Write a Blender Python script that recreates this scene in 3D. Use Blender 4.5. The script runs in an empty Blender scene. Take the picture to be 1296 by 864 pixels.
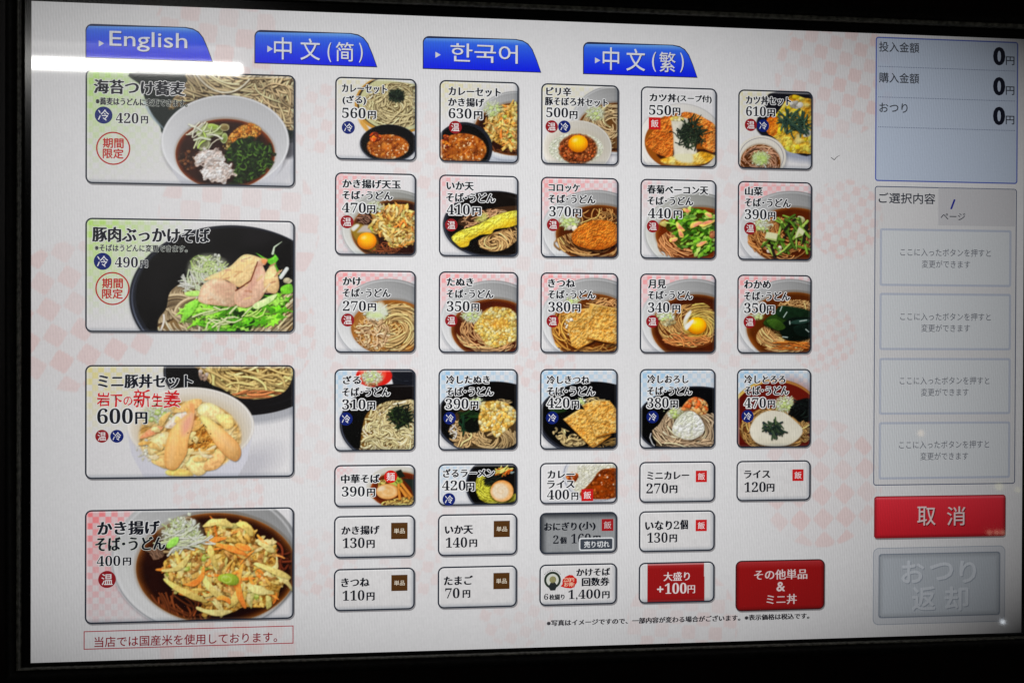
import bpy, math, random
import numpy as np
from mathutils import Matrix, Vector

# ------------------------------------------------------------------ camera, world, light, exposure
SC = bpy.context.scene
DOT = 0.474/1280            # one display dot in metres: the lit display is 474 x 296 mm
ZC = 1.45                   # height of the display's centre above the floor
cam = bpy.data.cameras.new('camera'); cam.sensor_width = 36.0; cam.lens = 1300/1296*36; cam.clip_start = 0.01; cam.clip_end = 100
cam_ob = bpy.data.objects.new('camera', cam); SC.collection.objects.link(cam_ob); SC.camera = cam_ob
_R = np.array([[0.9936395, -0.11254882, 0.00364677], [0.00303766, -0.00558292, -0.9999798], [0.1125669, 0.99363051, -0.00520553]])       # rows: right, down, forward
_C = np.array([-0.074707, -0.481547, -0.000839])
cam_ob.matrix_world = Matrix([[_R[0][i], -_R[1][i], -_R[2][i], _C[i]+(ZC if i == 2 else 0)] for i in range(3)]+[[0, 0, 0, 1]])
world = bpy.data.worlds.new('World'); SC.world = world; world.use_nodes = True
world.node_tree.nodes['Background'].inputs[0].default_value = (.9, .85, .8, 1); world.node_tree.nodes['Background'].inputs[1].default_value = 0.012
SC.view_settings.view_transform = 'Standard'; SC.view_settings.look = 'None'; SC.view_settings.exposure = 0; SC.view_settings.gamma = 1

def homography(a, b):
    A = []
    for (x, y), (u, v) in zip(a, b):
        A.append([x, y, 1, 0, 0, 0, -u*x, -u*y, -u]); A.append([0, 0, 0, x, y, 1, -v*x, -v*y, -v])
    return np.linalg.svd(np.array(A))[2][-1].reshape(3, 3)
SRC = [(38.5, 0.8), (1296.5, 50), (1293.5, 800.5), (40, 838.3)]     # measured corners of the lit display
DST = [(0, 0), (1280, 0), (1280, 800), (0, 800)]                    # its own 1280 x 800 dots
H_IN = homography(SRC, DST); H_OUT = np.linalg.inv(H_IN)
def to_dots(x, y):
    q = H_IN @ np.array([x, y, 1.0]); return q[0]/q[2], q[1]/q[2]

def smooth_pts(P, n=6, closed=True):
    P = np.array(P, float); N = len(P); out = []
    rng = range(N) if closed else range(N-1)
    for i in rng:
        if closed: p0, p1, p2, p3 = P[i-1], P[i], P[(i+1) % N], P[(i+2) % N]
        else: p0, p1, p2, p3 = P[max(i-1, 0)], P[i], P[i+1], P[min(i+2, N-1)]
        for t in np.linspace(0, 1, n, endpoint=False):
            out.append(0.5*((2*p1)+(p2-p0)*t+(2*p0-5*p1+4*p2-p3)*t*t+(3*p1-p0-3*p2+p3)*t**3))
    if not closed: out.append(P[-1])
    return np.array(out)

def vnoise(X, Y, seed):
    xi = np.floor(X).astype(np.int64); yi = np.floor(Y).astype(np.int64)
    fx = X-xi; fy = Y-yi; fx = fx*fx*(3-2*fx); fy = fy*fy*(3-2*fy)
    def h(a, b):
        n = (a*374761393+b*668265263+seed*974711) & 0x7fffffff
        n = ((n ^ (n >> 13))*1274126177) & 0x7fffffff
        return ((n ^ (n >> 16)) & 0xffff)/65535.0
    return (h(xi, yi)*(1-fx)+h(xi+1, yi)*fx)*(1-fy)+(h(xi, yi+1)*(1-fx)+h(xi+1, yi+1)*fx)*fy

class Picture:
    """colours for a rectangle of the display (u0, v0, w, h in dots), painted in the units of a close view (ox, oy, k)"""
    def __init__(s, u0, v0, w, h, win, step=0.625):
        s.u = np.arange(0, w+step*.5, step); s.v = np.arange(0, h+step*.5, step)
        s.u *= w/s.u[-1]; s.v *= h/s.v[-1]; s.w, s.h = w, h
        U, V = np.meshgrid(u0+s.u, v0+s.v); s.U, s.V = U-u0, V-v0
        d = H_OUT[2, 0]*U+H_OUT[2, 1]*V+H_OUT[2, 2]
        x = (H_OUT[0, 0]*U+H_OUT[0, 1]*V+H_OUT[0, 2])/d; y = (H_OUT[1, 0]*U+H_OUT[1, 1]*V+H_OUT[1, 2])/d
        ox, oy, k = win; s.k = k; s.X = (x-ox)*k; s.Y = (y-oy)*k
        s.px = s.X[0, 1]-s.X[0, 0]; s.aa = s.px*1.2
        s.img = np.empty(U.shape+(3,)); s.img[:] = (226, 224, 225)
        s.rng = np.random.RandomState(int(u0*7+v0*13) % 9999)
        s.all = (slice(None), slice(None))
    def box(s, x0, y0, x1, y1):
        H, W = s.X.shape; pad = 4
        sx = (s.X[-1, -1]-s.X[0, 0])/(W-1); sy = (s.Y[-1, -1]-s.Y[0, 0])/(H-1)
        tx = abs(s.X[-1, 0]-s.X[0, 0])/sx; ty = abs(s.Y[0, -1]-s.Y[0, 0])/sy
        i0 = int((x0-s.X[0, 0])/sx-pad-tx); i1 = int((x1-s.X[0, 0])/sx+pad+tx)
        j0 = int((y0-s.Y[0, 0])/sy-pad-ty); j1 = int((y1-s.Y[0, 0])/sy+pad+ty)
        return (slice(max(j0, 0), max(min(j1, H), 0)), slice(max(i0, 0), max(min(i1, W), 0)))
    def put(s, m, col, sl=None, a=1.0):
        sl = sl or s.all
        v = s.img[sl]
        if v.size == 0: return
        m = np.clip(m, 0, 1)[..., None]*a
        v += (np.asarray(col, float)-v)*m
    def mul(s, m, f, sl=None):
        sl = sl or s.all; v = s.img[sl]
        if v.size: v *= 1-(1-np.asarray(f, float))*np.clip(m, 0, 1)[..., None]
    def noise(s, sc, seed=1, oc=3, sl=None):
        sl = sl or s.all; X, Y = s.X[sl]/sc, s.Y[sl]/sc; r = 0; a = 1; t = 0
        for o in range(oc): r = r+a*vnoise(X*2**o+31.7*o, Y*2**o, seed+o); t += a; a *= .55
        return r/t
    def er(s, cx, cy, rx, ry, rot=0, sl=None):
        sl = sl or s.all; c, q = math.cos(rot), math.sin(rot); dx, dy = s.X[sl]-cx, s.Y[sl]-cy
        return np.hypot((dx*c+dy*q)/rx, (-dx*q+dy*c)/ry)
    def ell(s, cx, cy, rx, ry, rot=0, soft=0, sl=None):
        return np.clip((1-s.er(cx, cy, rx, ry, rot, sl))*min(rx, ry)/(s.aa+soft)+.5, 0, 1)
    def poly(s, P, soft=0, sm=True, sl=None):
        P = smooth_pts(P, 5) if sm else np.array(P, float)
        sl = sl or s.all; X, Y = s.X[sl], s.Y[sl]; D = np.full(X.shape, 1e9); ins = np.zeros(X.shape, bool)
        Q = np.roll(P, -1, 0)
        for (ax, ay), (bx, by) in zip(P, Q):
            ex, ey = bx-ax, by-ay; L = ex*ex+ey*ey+1e-9
            t = np.clip(((X-ax)*ex+(Y-ay)*ey)/L, 0, 1)
            np.minimum(D, (X-ax-t*ex)**2+(Y-ay-t*ey)**2, out=D)
            if ay != by: ins ^= ((ay > Y) != (by > Y)) & (X < ax+ex*(Y-ay)/(by-ay))
        D = np.sqrt(D); return np.clip(np.where(ins, D, -D)/(s.aa+soft)+.5, 0, 1)
    def pick(s, mask, n):
        j, i = np.nonzero(mask > .5)
        if len(j) == 0: return np.zeros((0, 2))
        q = s.rng.randint(0, len(j), n); return np.c_[s.X[j[q], i[q]], s.Y[j[q], i[q]]]
    # one rounded strand along the points P
    def strand(s, P, w, light, dark, clip=None, shadow=.5, taper=False, rough=0):
        P = np.asarray(P, float); r = w*1.6
        sl = s.box(P[:, 0].min()-r, P[:, 1].min()-r, P[:, 0].max()+r, P[:, 1].max()+r)
        X, Y = s.X[sl], s.Y[sl]
        if X.size == 0: return
        def dist(ox, oy):
            D = np.full(X.shape, 1e9); S = np.zeros(X.shape)
            for (ax, ay), (bx, by) in zip(P[:-1]+(ox, oy), P[1:]+(ox, oy)):
                ex, ey = bx-ax, by-ay; L = ex*ex+ey*ey+1e-9
                t = np.clip(((X-ax)*ex+(Y-ay)*ey)/L, 0, 1); dx = X-ax-t*ex; dy = Y-ay-t*ey; d = dx*dx+dy*dy
                k = d < D; D[k] = d[k]; S[k] = (-dy*.8-dx*.5)[k]
            return np.sqrt(D), S
        D, S = dist(0, 0); hw = w/2
        if taper:
            u = np.clip(np.hypot(X-P[0, 0], Y-P[0, 1])/max(np.hypot(*(P[-1]-P[0])), 1e-6), 0, 1); hw = hw*(1.05-u*.8)
        if rough: hw = hw*(1-rough*.7+rough*1.5*s.noise(w*.7, int(P[0, 0]) % 97, 2, sl))
        c = 1 if clip is None else clip[sl]
        if shadow:
            Ds, _ = dist(w*.18, w*.42); s.mul(np.clip(1.3-Ds/(hw*1.5+.01), 0, 1)*shadow*c, (.25, .2, .18), sl)
        t = np.clip(D/np.maximum(hw, .01), 0, 1); p = np.sqrt(1-t*t*.98)
        lit = np.clip(.26+.62*p+.5*np.clip(S/(w+.01), -1, 1), 0, 1.1)
        if rough: lit = np.clip(lit*(1-rough*.5+rough*s.noise(w*.45, int(P[0, 1]) % 89, 3, sl)), 0, 1.15)
        col = np.asarray(dark, float)+(np.asarray(light, float)-np.asarray(dark, float))*lit[..., None]
        s.put(np.clip((hw-D)/s.aa+.5, 0, 1)*c, col, sl)
    def noodles(s, mask, n, w, L, field, light, dark, curl=.5, spread=.5, shadow=.4, var=.14):
        w *= .86; n = int(n*1.25); dark = np.array(dark)*.92+np.array(light)*.06; light = np.clip(np.array(light)*1.05, 0, 250)
        for (x, y) in s.pick(mask, n):
            if field[0] == 'swirl': f = lambda x, y: math.atan2((y-field[2])*1.3, x-field[1])+math.pi/2
            else: f = lambda x, y: field[1]
            a = f(x, y)+s.rng.randn()*spread; q = s.rng.randn()*curl; ds = L/9; P = [(x, y)]
            for i in range(int(9*s.rng.uniform(.6, 1.3))):
                x += ds*math.cos(a); y += ds*math.sin(a)*.85; P.append((x, y))
                q = q*.8+s.rng.randn()*curl*.4; a += q*.55
                if field[0] == 'swirl':
                    e = (f(x, y)-a+math.pi) % (2*math.pi)-math.pi; a += e*.35
            b = 1+s.rng.randn()*var; P = smooth_pts(P, 2, False)
            s.strand(P, w*s.rng.uniform(.8, 1.15), np.clip(np.array(light)*b, 0, 252), np.array(dark)*b, mask, shadow)
    def lumps(s, mask, n, size, cols, asp=.75, shadow=.4, spec=.25, pts=None):
        P = s.pick(mask, n) if pts is None else np.array(pts, float)
        P = P[np.argsort(P[:, 1]+s.rng.randn(len(P))*size*2)] if len(P) else P
        for (x, y) in P:
            r = size*s.rng.uniform(.6, 1.3); ry = r*s.rng.uniform(asp, 1); rot = s.rng.uniform(0, 3.14)
            col = np.array(cols[s.rng.randint(len(cols))], float)*s.rng.uniform(.88, 1.1)
            s.blob(x, y, r, ry, rot, col, shadow, spec, None if pts is not None else mask)
    def blob(s, x, y, rx, ry, rot, col, shadow=.4, spec=.25, clip=None):
        R = max(rx, ry)*1.5; sl = s.box(x-R, y-R, x+R, y+R)
        if s.X[sl].size == 0: return
        c = 1 if clip is None else clip[sl]
        if shadow: s.mul(s.ell(x+rx*.12, y+ry*.3, rx*1.1, ry*1.1, rot, R*.25, sl)*shadow*c, (.3, .22, .18), sl)
        e = s.er(x, y, rx, ry, rot, sl)*(1+.5*(vnoise(s.X[sl]/(R*.42)+x, s.Y[sl]/(R*.42)+y, 7)-.45)); z = np.sqrt(np.clip(1-e*e, 0, 1))
        lam = .8+.17*z+.17*np.clip(-((s.X[sl]-x)*.5+(s.Y[sl]-y)*.8)/R*1.5, -1, 1)
        cc = np.asarray(col, float)*lam[..., None]
        hl = np.clip(1-s.er(x-rx*.3, y-ry*.35, rx*.4, ry*.35, rot, sl), 0, 1)[..., None]
        cc = cc+(255-cc)*hl*spec
        s.put(np.clip((1-e)*min(rx, ry)/s.aa+.5, 0, 1)*c, np.clip(cc, 0, 253), sl)
    def shreds(s, cx, cy, rx, ry, n, L, w, cols, ang=None, spread=3.14, shadow=.4, clip=None):
        for i in range(n):
            r = math.sqrt(s.rng.rand()); t = s.rng.uniform(0, 6.28); x = cx+rx*r*math.cos(t); y = cy+ry*r*math.sin(t)
            a = s.rng.uniform(-spread, spread)+(ang or 0) if ang is not None else s.rng.uniform(0, 6.28)
            l = L*s.rng.uniform(.6, 1.25); b = s.rng.randn()*.5
            P = [(x+l*(t-.5)*math.cos(a+b*(t-.5)), y+l*(t-.5)*math.sin(a+b*(t-.5))) for t in (0, .33, .66, 1)]
            c = np.array(cols[s.rng.randint(len(cols))], float)
            s.strand(P, w*s.rng.uniform(.7, 1.3), np.clip(c*1.15, 0, 252), c*.55, clip, shadow)
    def leaf(s, P, col, vein=None, shadow=.4, light=1.25, seed=3, tex=.44, rim=None):
        P = np.array(P, float); r = 14; x0, y0 = P.min(0)-r*2; x1, y1 = P.max(0)+r*2; sl = s.box(x0, y0, x1, y1)
        if s.X[sl].size == 0: return
        s.mul(s.poly(P+(s.k*.5, s.k*1.0), soft=s.k*1.2, sl=sl)*shadow, (.22, .22, .2), sl)
        m = s.poly(P, soft=s.k*.45, sl=sl); c = P.mean(0); R = max(x1-x0, y1-y0)/2
        g = 1+.28*np.clip(-((s.X[sl]-c[0])*.5+(s.Y[sl]-c[1])*.85)/R, -1, 1)
        n = s.noise(s.k*3, seed, 3, sl); g = g*(1-tex/2+tex*n)
        s.put(m, np.clip(np.array(col, float)*g[..., None]*light/1.1, 0, 252), sl)
        if rim is not None: s.put(m*np.clip(1-s.poly(P, soft=s.k*9, sl=sl)*1.15, 0, 1)*.75, rim, sl)
        ed = s.poly(P+(s.k*.25, s.k*.45), soft=s.k*.6, sl=sl); s.put(np.clip(m-ed, 0, 1)*.32, np.clip(np.array(col)*1.4+30, 0, 252), sl)
    def fried(s, m, cols, sc, seed=5, edge=None):
        n = s.noise(sc, seed, 4); n2 = s.noise(sc*.45, seed+9, 3); n3 = s.noise(sc*4, seed+4, 2)
        t = np.clip((n*.6+n2*.5-.28)*2.1, 0, 1)[..., None]; c = np.array(cols[0], float)*(1-t)+np.array(cols[1], float)*t
        # relief from the slope of the noise
        gy, gx = np.gradient(n2+n*.7); rel = np.clip((gx*.5+gy*.85)*9*s.k/7.8, -.5, .5)[..., None]
        c = np.clip(c*(1+rel*.38)*(.84+.32*n3[..., None]), 0, 250)
        s.put(m, c)
    def checks(s, cell, col, fx, fy, a=.9, x0=0, y0=0):
        i = np.floor((s.X-x0)/cell).astype(int); j = np.floor((s.Y-y0)/cell).astype(int)
        v = vnoise(i*1.0, j*1.0, 5); on = ((i+j) % 2 == 0)
        al = a*np.clip(1.05-np.maximum(s.X, 0)/fx, .0, 1)*np.clip(1.05-np.maximum(s.Y, 0)/fy, 0, 1)
        s.put(al*(np.where(on, .75+.25*v, .12+.3*v)), col)
    def wood(s): # pale fibres of the paper background
        n = s.noise(s.k*1.2, 3, 2); s.img += ((n-.5)*10)[..., None]
    def bevel(s, pressed=False):
        d = np.minimum(np.minimum(s.U, s.w-s.U), np.minimum(s.V, s.h-s.V))
        tl = np.minimum(s.U, s.V); br = np.minimum(s.w-s.U, s.h-s.V)
        if pressed:
            s.mul(np.clip(1-tl/11, 0, 1)**1.4, (.12, .14, .17)); s.mul(np.clip(1-br/4, 0, 1), (.6, .63, .68))
        else:
            s.put(np.clip(1-np.abs(tl-2.8)/1.6, 0, 1)*.55, (250, 250, 250))
            s.mul(np.clip(1-br/7.5, 0, 1)**1.6*.75, (.52, .56, .61)); s.put(np.clip(1-np.abs(br-3.3)/1.2, 0, 1)*.15, (225, 228, 235))
    def finish(s, a=.5):
        b = s.img.copy(); b[1:-1] = (s.img[:-2]+2*s.img[1:-1]+s.img[2:])/4; c = b.copy(); c[:, 1:-1] = (b[:, :-2]+2*b[:, 1:-1]+b[:, 2:])/4
        s.img = s.img*(1-a)+c*a; g = s.img.mean(-1, keepdims=True); q = np.clip((215-g)/60, 0, 1)   # printed food is punchier than the paper
        s.img = np.clip(s.img+q*((s.img-g)*.03+(s.img-118)*.11), 0, 255)
    def linear(s):
        c = np.clip(s.img, 0, 255)/255.0
        return np.where(c <= .04045, c/12.92, ((c+.055)/1.055)**2.4)

# ---- things several dishes share
WHITE_BOWL = (203, 203, 203)
def white_bowl(p, o=(560, 520, 520, 415), soup=(600, 585, 400, 270), tone=1.0, warm=0, deep=(58, 24, 8)):
    cx, cy, rx, ry = o; q = p.k/7.85
    p.mul(p.ell(cx-6*q, cy+14*q, rx, ry, 0, 14*q)*.35, (.5, .52, .56))
    m = p.ell(cx, cy, rx, ry); e = p.er(cx, cy, rx, ry)
    g = np.clip(.86+.16*(p.Y-cy)/ry-.14*(p.X-cx)/rx, .6, 1.1)*tone
    st = 1+.008*np.sin(p.er(cx, cy, rx, ry)*60)
    p.put(m, np.array(WHITE_BOWL)*np.stack([g*st, g*st, g*st*(1.0-warm)], -1)*1.06)
    p.put(np.clip(1-np.abs(e-.985)/.014, 0, 1)*m*np.clip((p.Y-cy)/ry+.5, 0, 1)*.75, (120, 122, 128))
    p.put(np.clip(1-np.abs(e-.955)/.02, 0, 1)*m*.5, (236, 236, 238))
    broth(p, soup, deep)
def broth(p, soup, deep=(58, 24, 8), edge=(158, 98, 44)):
    cx, cy, rx, ry = soup; q = p.k/7.85
    p.mul(p.ell(cx, cy-8*q, rx*1.03, ry*1.04, 0, 10*q)*.4, (.62, .52, .42))
    m = p.ell(cx, cy, rx, ry); e = np.clip(p.er(cx, cy, rx, ry), 0, 1)
    t = np.clip((1-e)/.11, 0, 1)[..., None]; t = t**.6; deep = np.array(deep)*.85
    c = np.array(edge, float)*(1-t)+np.array(deep, float)*t
    c = c*(.85+.3*p.noise(90*q, 8, 2)[..., None])
    p.put(m, c); return m
def black_bowl(p, o, inner=None, col=(16, 15, 17), rim=(70, 74, 86)):
    cx, cy, rx, ry = o; q = p.k/7.85
    p.mul(p.ell(cx-4*q, cy+16*q, rx, ry, 0, 18*q)*.4, (.45, .48, .52))
    m = p.ell(cx, cy, rx, ry); e = p.er(cx, cy, rx, ry); p.put(m, (36, 38, 46))
    p.put(np.clip(1-np.abs(e-.972)/.012, 0, 1)*m*.8*np.clip(.25+.75*(p.Y-cy)/ry-.4*(p.X-cx)/rx, 0.1, 1), np.array(rim)*1.7)
    i = inner or (cx, cy-ry*.01, rx*.955, ry*.95); mi = p.ell(*i)
    g = .7+.9*np.clip(p.noise(240*q, 4, 2)-.45, 0, 1)*2; p.put(mi, np.array(col)*g[..., None]); return mi
def scallion(p, m, n=60, s=1.0, greens=3):
    q = p.k/7.85*s
    p.mul(p.ell(m[0], m[1]+10*q, m[2], m[3], 0, 20*q)*.3, (.5, .45, .35)); e = p.ell(*m, 0, 26*q)*np.clip(.35+p.noise(22*q, 9, 2), 0, 1)*.6; p.put(e, (214, 220, 192))
    p.shreds(m[0], m[1], m[2]*.8, m[3]*.8, n, 60*q, 8*q, [(206, 212, 186), (198, 208, 160), (186, 202, 138), (212, 216, 200)], shadow=.12)
    p.lumps(None, 0, 10*q, [(226, 232, 208), (214, 226, 170), (234, 236, 224)], shadow=.12, pts=[(m[0]+p.rng.randn()*m[2]*.42, m[1]+p.rng.randn()*m[3]*.42) for _ in range(n//2)])
    for i in range(greens):
        x = m[0]+p.rng.uniform(-.6, .6)*m[2]; y = m[1]+p.rng.uniform(-.3, .7)*m[3]; r = 15*q*p.rng.uniform(.8, 1.3)
        p.blob(x, y, r*1.3, r, p.rng.uniform(0, 3), (186, 208, 112), .15, .1); p.put(p.ell(x, y, r*.8, r*.5, .3, 5*q)*.8, (226, 234, 190))
def chunk(p, x, y, l, w, a, col, seed, shadow=.45, light=1.2):
    # an irregular battered piece
    R = p.rng; n = 5; c, s = math.cos(a), math.sin(a); b = R.randn()*.18*l; top = []; bot = []
    for t in np.linspace(-.5, .5, n):
        ww = w*.5*(1-.55*(abs(t)*2)**3)*R.uniform(.65, 1.25); o = b*(t*t*4-1)*.5
        top.append((t*l+R.randn()*w*.1, o-ww)); bot.append((t*l+R.randn()*w*.1, o+ww))
    P = top+bot[::-1]; p.leaf([(x+u*c-v*s, y+(u*s+v*c)*.92) for u, v in P], col, shadow=shadow, light=light, seed=seed)
def kakiage(p, mask, n=46, q=1.0):
    p.put(mask, (190, 140, 56)); p.fried(mask, [(120, 72, 24), (226, 184, 90)], 46*q, 3)
    cols = [(228, 198, 116), (220, 186, 100), (234, 212, 146), (212, 166, 82), (204, 194, 116), (224, 180, 96), (176, 128, 70), (218, 198, 130), (192, 146, 84)]
    orange = [(240, 148, 64), (232, 130, 54), (242, 164, 86)]
    P = p.pick(mask, int(n*3.2))
    for i, (x, y) in enumerate(P):
        a = p.rng.choice([-.9, .5, 1.1, -.3, 1.5])+p.rng.randn()*.3; k = p.rng.rand()
        if k < .16: chunk(p, x, y, p.rng.uniform(70, 130)*q, p.rng.uniform(14, 22)*q, a, orange[i % 3], i, .4)
        elif k < .22: p.blob(x, y, 24*q, 15*q, p.rng.uniform(0, 3), (184, 200, 84), .3, .25); p.put(p.ell(x, y, 12*q, 7*q, 0, 4*q), (212, 222, 124))
        else: chunk(p, x, y, p.rng.uniform(56, 130)*q, p.rng.uniform(15, 34)*q, a, np.array(cols[i % 9])*p.rng.uniform(.86, 1.06), i, .42)
    t = p.noise(15*q, 6, 3); p.img += ((t-.5)*44*mask)[..., None]; p.put(mask*np.clip((p.noise(30*q, 16, 3)-.62)*6, 0, .7), (252, 236, 170)); p.mul(mask*np.clip((.36-p.noise(34*q, 26, 3))*5, 0, .6), (.55, .38, .2))
def fluffy(p, m, cols, sc, seed=3, amt=.5):
    n = p.noise(sc, seed, 4); n2 = p.noise(sc*.5, seed+7, 3); gy, gx = np.gradient(n+n2*.6); rel = np.clip((gx*.5+gy*.85)*4, -.25, .25)[..., None]
    t = np.clip((n-.3)*2.4, 0, 1)[..., None]; p.put(m, np.clip((np.array(cols[0], float)*(1-t)+np.array(cols[1], float)*t)*(1+rel*amt), 0, 250))
def yolk(p, x, y, rx, ry, col=(246, 178, 20), edge=(214, 116, 8), hl=(-.3, -.4)):
    q = p.k/7.85
    p.mul(p.ell(x+4*q, y+12*q, rx*1.06, ry*1.05, 0, 14*q)*.5, (.5, .35, .2))
    e = np.clip(p.er(x, y-ry*.1, rx, ry), 0, 1)[..., None]
    c = np.array(col, float)*(1-e**2.2)+np.array(edge, float)*e**2.2
    c = c*(1.02-.16*np.clip((p.Y-y)/ry, -1, 1)[..., None]); p.put(p.ell(x, y, rx, ry), np.clip(c, 0, 252))
    p.put(np.clip(1-p.er(x+hl[0]*rx, y+hl[1]*ry, rx*.42, ry*.32, -.3), 0, 1)*.8, (255, 240, 170))
def nori(p, x, y, rx, ry, n, L=70, w=10, cols=((34, 44, 34), (26, 34, 30), (52, 66, 48), (40, 56, 44))):
    p.mul(p.ell(x, y, rx*1.0, ry*1.0, 0, rx*.5)*.6, (.25, .28, .25)); p.shreds(x, y, rx, ry, n, L, w, list(cols), shadow=.35)
def sesame_bits(p, mask, n, size, cols, **k): p.lumps(mask, n, size, cols, **k)
def tofu_sheet(p, P, q=1.0, seed=2):
    p.mul(p.poly(np.array(P, float)+(8*q, 22*q), soft=22*q, sm=False)*.65, (.25, .16, .1))
    m = p.poly(P, sm=False, soft=5*q); p.fried(m, [(190, 132, 54), (224, 182, 100)], 50*q, seed); p.mul(m*np.clip((.38-p.noise(24*q, seed+30, 3))*4, 0, .5), (.8, .6, .35)); p.put(m*np.clip((p.noise(20*q, seed+40, 3)-.62)*5, 0, .6), (242, 220, 156))
    ed = p.poly(np.array(P, float)*(1, 1)+(0, -9*q), soft=7*q, sm=False); p.put(np.clip(m-ed, 0, 1)*.75, (176, 104, 28))
    ed2 = p.poly(np.array(P, float)+(7*q, 8*q), soft=7*q, sm=False); p.put(np.clip(m-ed2, 0, 1)*.6, (248, 222, 140))
SOBA_L, SOBA_D = (222, 196, 152), (120, 84, 48)
GOLD_L, GOLD_D = (226, 182, 112), (124, 66, 22)
CREAM_L, CREAM_D = (238, 222, 170), (150, 116, 62)
GREY_L, GREY_D = (206, 188, 160), (106, 84, 62)
PINK, BLUE, YELL, GREEN = (242, 140, 142), (142, 190, 226), (226, 214, 132), (178, 220, 110)
def dish_curry_zaru(p):
    p.checks(46, YELL, 800, 400, .5); p.wood()
    p.put(p.ell(640, 285, 420, 300), (190, 142, 62)); p.put(p.ell(650, 275, 405, 282), (60, 50, 40)); p.put(p.ell(655, 280, 392, 275), (198, 196, 150))
    m = p.ell(640, 300, 330, 225); p.put(m, (128, 108, 66)); p.put(p.poly([(540, 40), (830, 90), (830, 60)], soft=10), (214, 214, 214))
    p.noodles(m, 190, 17, 210, ('swirl', 640, 300), (220, 206, 160), (112, 92, 54), .9, 1.2)
    p.put(p.ell(320, 510, 90, 22, .9, 8), (210, 160, 80)); p.put(p.ell(640, 205, 70, 55, 0, 20), (30, 44, 32)); nori(p, 635, 205, 72, 58, 70, 46, 9)
    black_bowl(p, (560, 680, 286, 190)); curry(p, (552, 712, 208, 122), (425, 615, 60, 50))
def curry(p, e, chunk=None, base=(168, 90, 30)):
    q = p.k/7.85; m = p.ell(*e, 0, 6); n = p.noise(60*q, 12, 3); n2 = p.noise(26*q, 21, 3)
    p.put(m, np.clip(np.array(base, float)*(.7+.62*n[..., None]), 0, 250))
    p.put(m*np.clip((n2-.56)*5, 0, .8), (222, 148, 66)); p.put(m*np.clip((.40-n2)*5, 0, .7), (92, 34, 6))
    p.lumps(m, 16, 22*q, [(172, 90, 30), (150, 72, 20), (188, 108, 44)], shadow=.25, spec=.3)
    if chunk: p.lumps(p.ell(*chunk), 16, 24*q, [(222, 92, 22), (204, 74, 16), (236, 140, 40), (130, 44, 12)], shadow=.4, spec=.4)
    p.put(m*np.clip((p.noise(22*q, 41, 2)-.68)*7, 0, .85), (250, 222, 180))
def dish_curry_kakiage(p):
    p.checks(46, YELL, 800, 420, .7); p.wood()
    white_bowl(p, (800, 470, 420, 350), (830, 500, 440, 265)); p.put(p.poly([(540, 740), (640, 770), (850, 770), (850, 850), (500, 850)], soft=14), (204, 208, 216))
    p.put(p.poly([(560, 770), (680, 800), (850, 806), (850, 816), (660, 814)], soft=6)*.6, (150, 156, 170))
    m = p.poly([(500, 470), (540, 390), (640, 330), (690, 270), (850, 280), (850, 640), (790, 690), (700, 680), (560, 600), (500, 530)])
    p.noodles(p.ell(700, 680, 180, 60), 18, 15, 190, ('dir', .3), (120, 70, 40), (50, 24, 12))
    kakiage(p, m, 34, .95); scallion(p, (575, 285, 95, 60), 40); scallion(p, (560, 340, 60, 30), 20, .8, 4)
    black_bowl(p, (285, 690, 285, 262), (275, 695, 262, 240)); curry(p, (270, 705, 240, 165), (110, 620, 60, 70))
def dish_soboro(p):
    p.checks(46, YELL, 800, 420, .65); p.wood()
    white_bowl(p, (760, 380, 420, 345), (800, 450, 400, 245), .95)
    m = p.ell(760, 440, 330, 220); p.put(m*.8, (120, 84, 46)); p.noodles(m, 90, 15, 240, ('swirl', 720, 410), SOBA_L, SOBA_D, .5, .5)
    scallion(p, (570, 310, 100, 70), 60, 1, 2)
    o = (390, 655, 345, 275); p.mul(p.ell(400, 670, 350, 270, 0, 20)*.4, (.5, .5, .55)); m = p.ell(*o)
    g = np.clip(.95-.1*(p.X-390)/345+.06*(p.Y-655)/275, .7, 1.08); p.put(m, np.array((226, 220, 208))*g[..., None])
    e = p.er(*o); p.put(np.clip(1-np.abs(e-.975)/.02, 0, 1)*m*.6, (246, 244, 240))
    r = p.ell(380, 660, 270, 155); p.put(p.ell(385, 650, 300, 190, 0, 30)*.3, (180, 170, 150)); p.put(r, (212, 210, 190)); fluffy(p, r, [(190, 194, 168), (236, 236, 222)], 20, 4, .5); p.lumps(r, 150, 9, [(236, 236, 222), (228, 228, 206)], .5, .1, .1)
    mm = p.ell(400, 665, 188, 148, 0, 22); p.put(mm, (120, 60, 26)); p.lumps(mm, 260, 15, [(192, 108, 56), (206, 126, 70), (170, 84, 40), (214, 104, 50), (120, 60, 28)], .6, .45)
    yolk(p, 400, 612, 98, 86, (246, 190, 24), (226, 128, 10))
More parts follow.
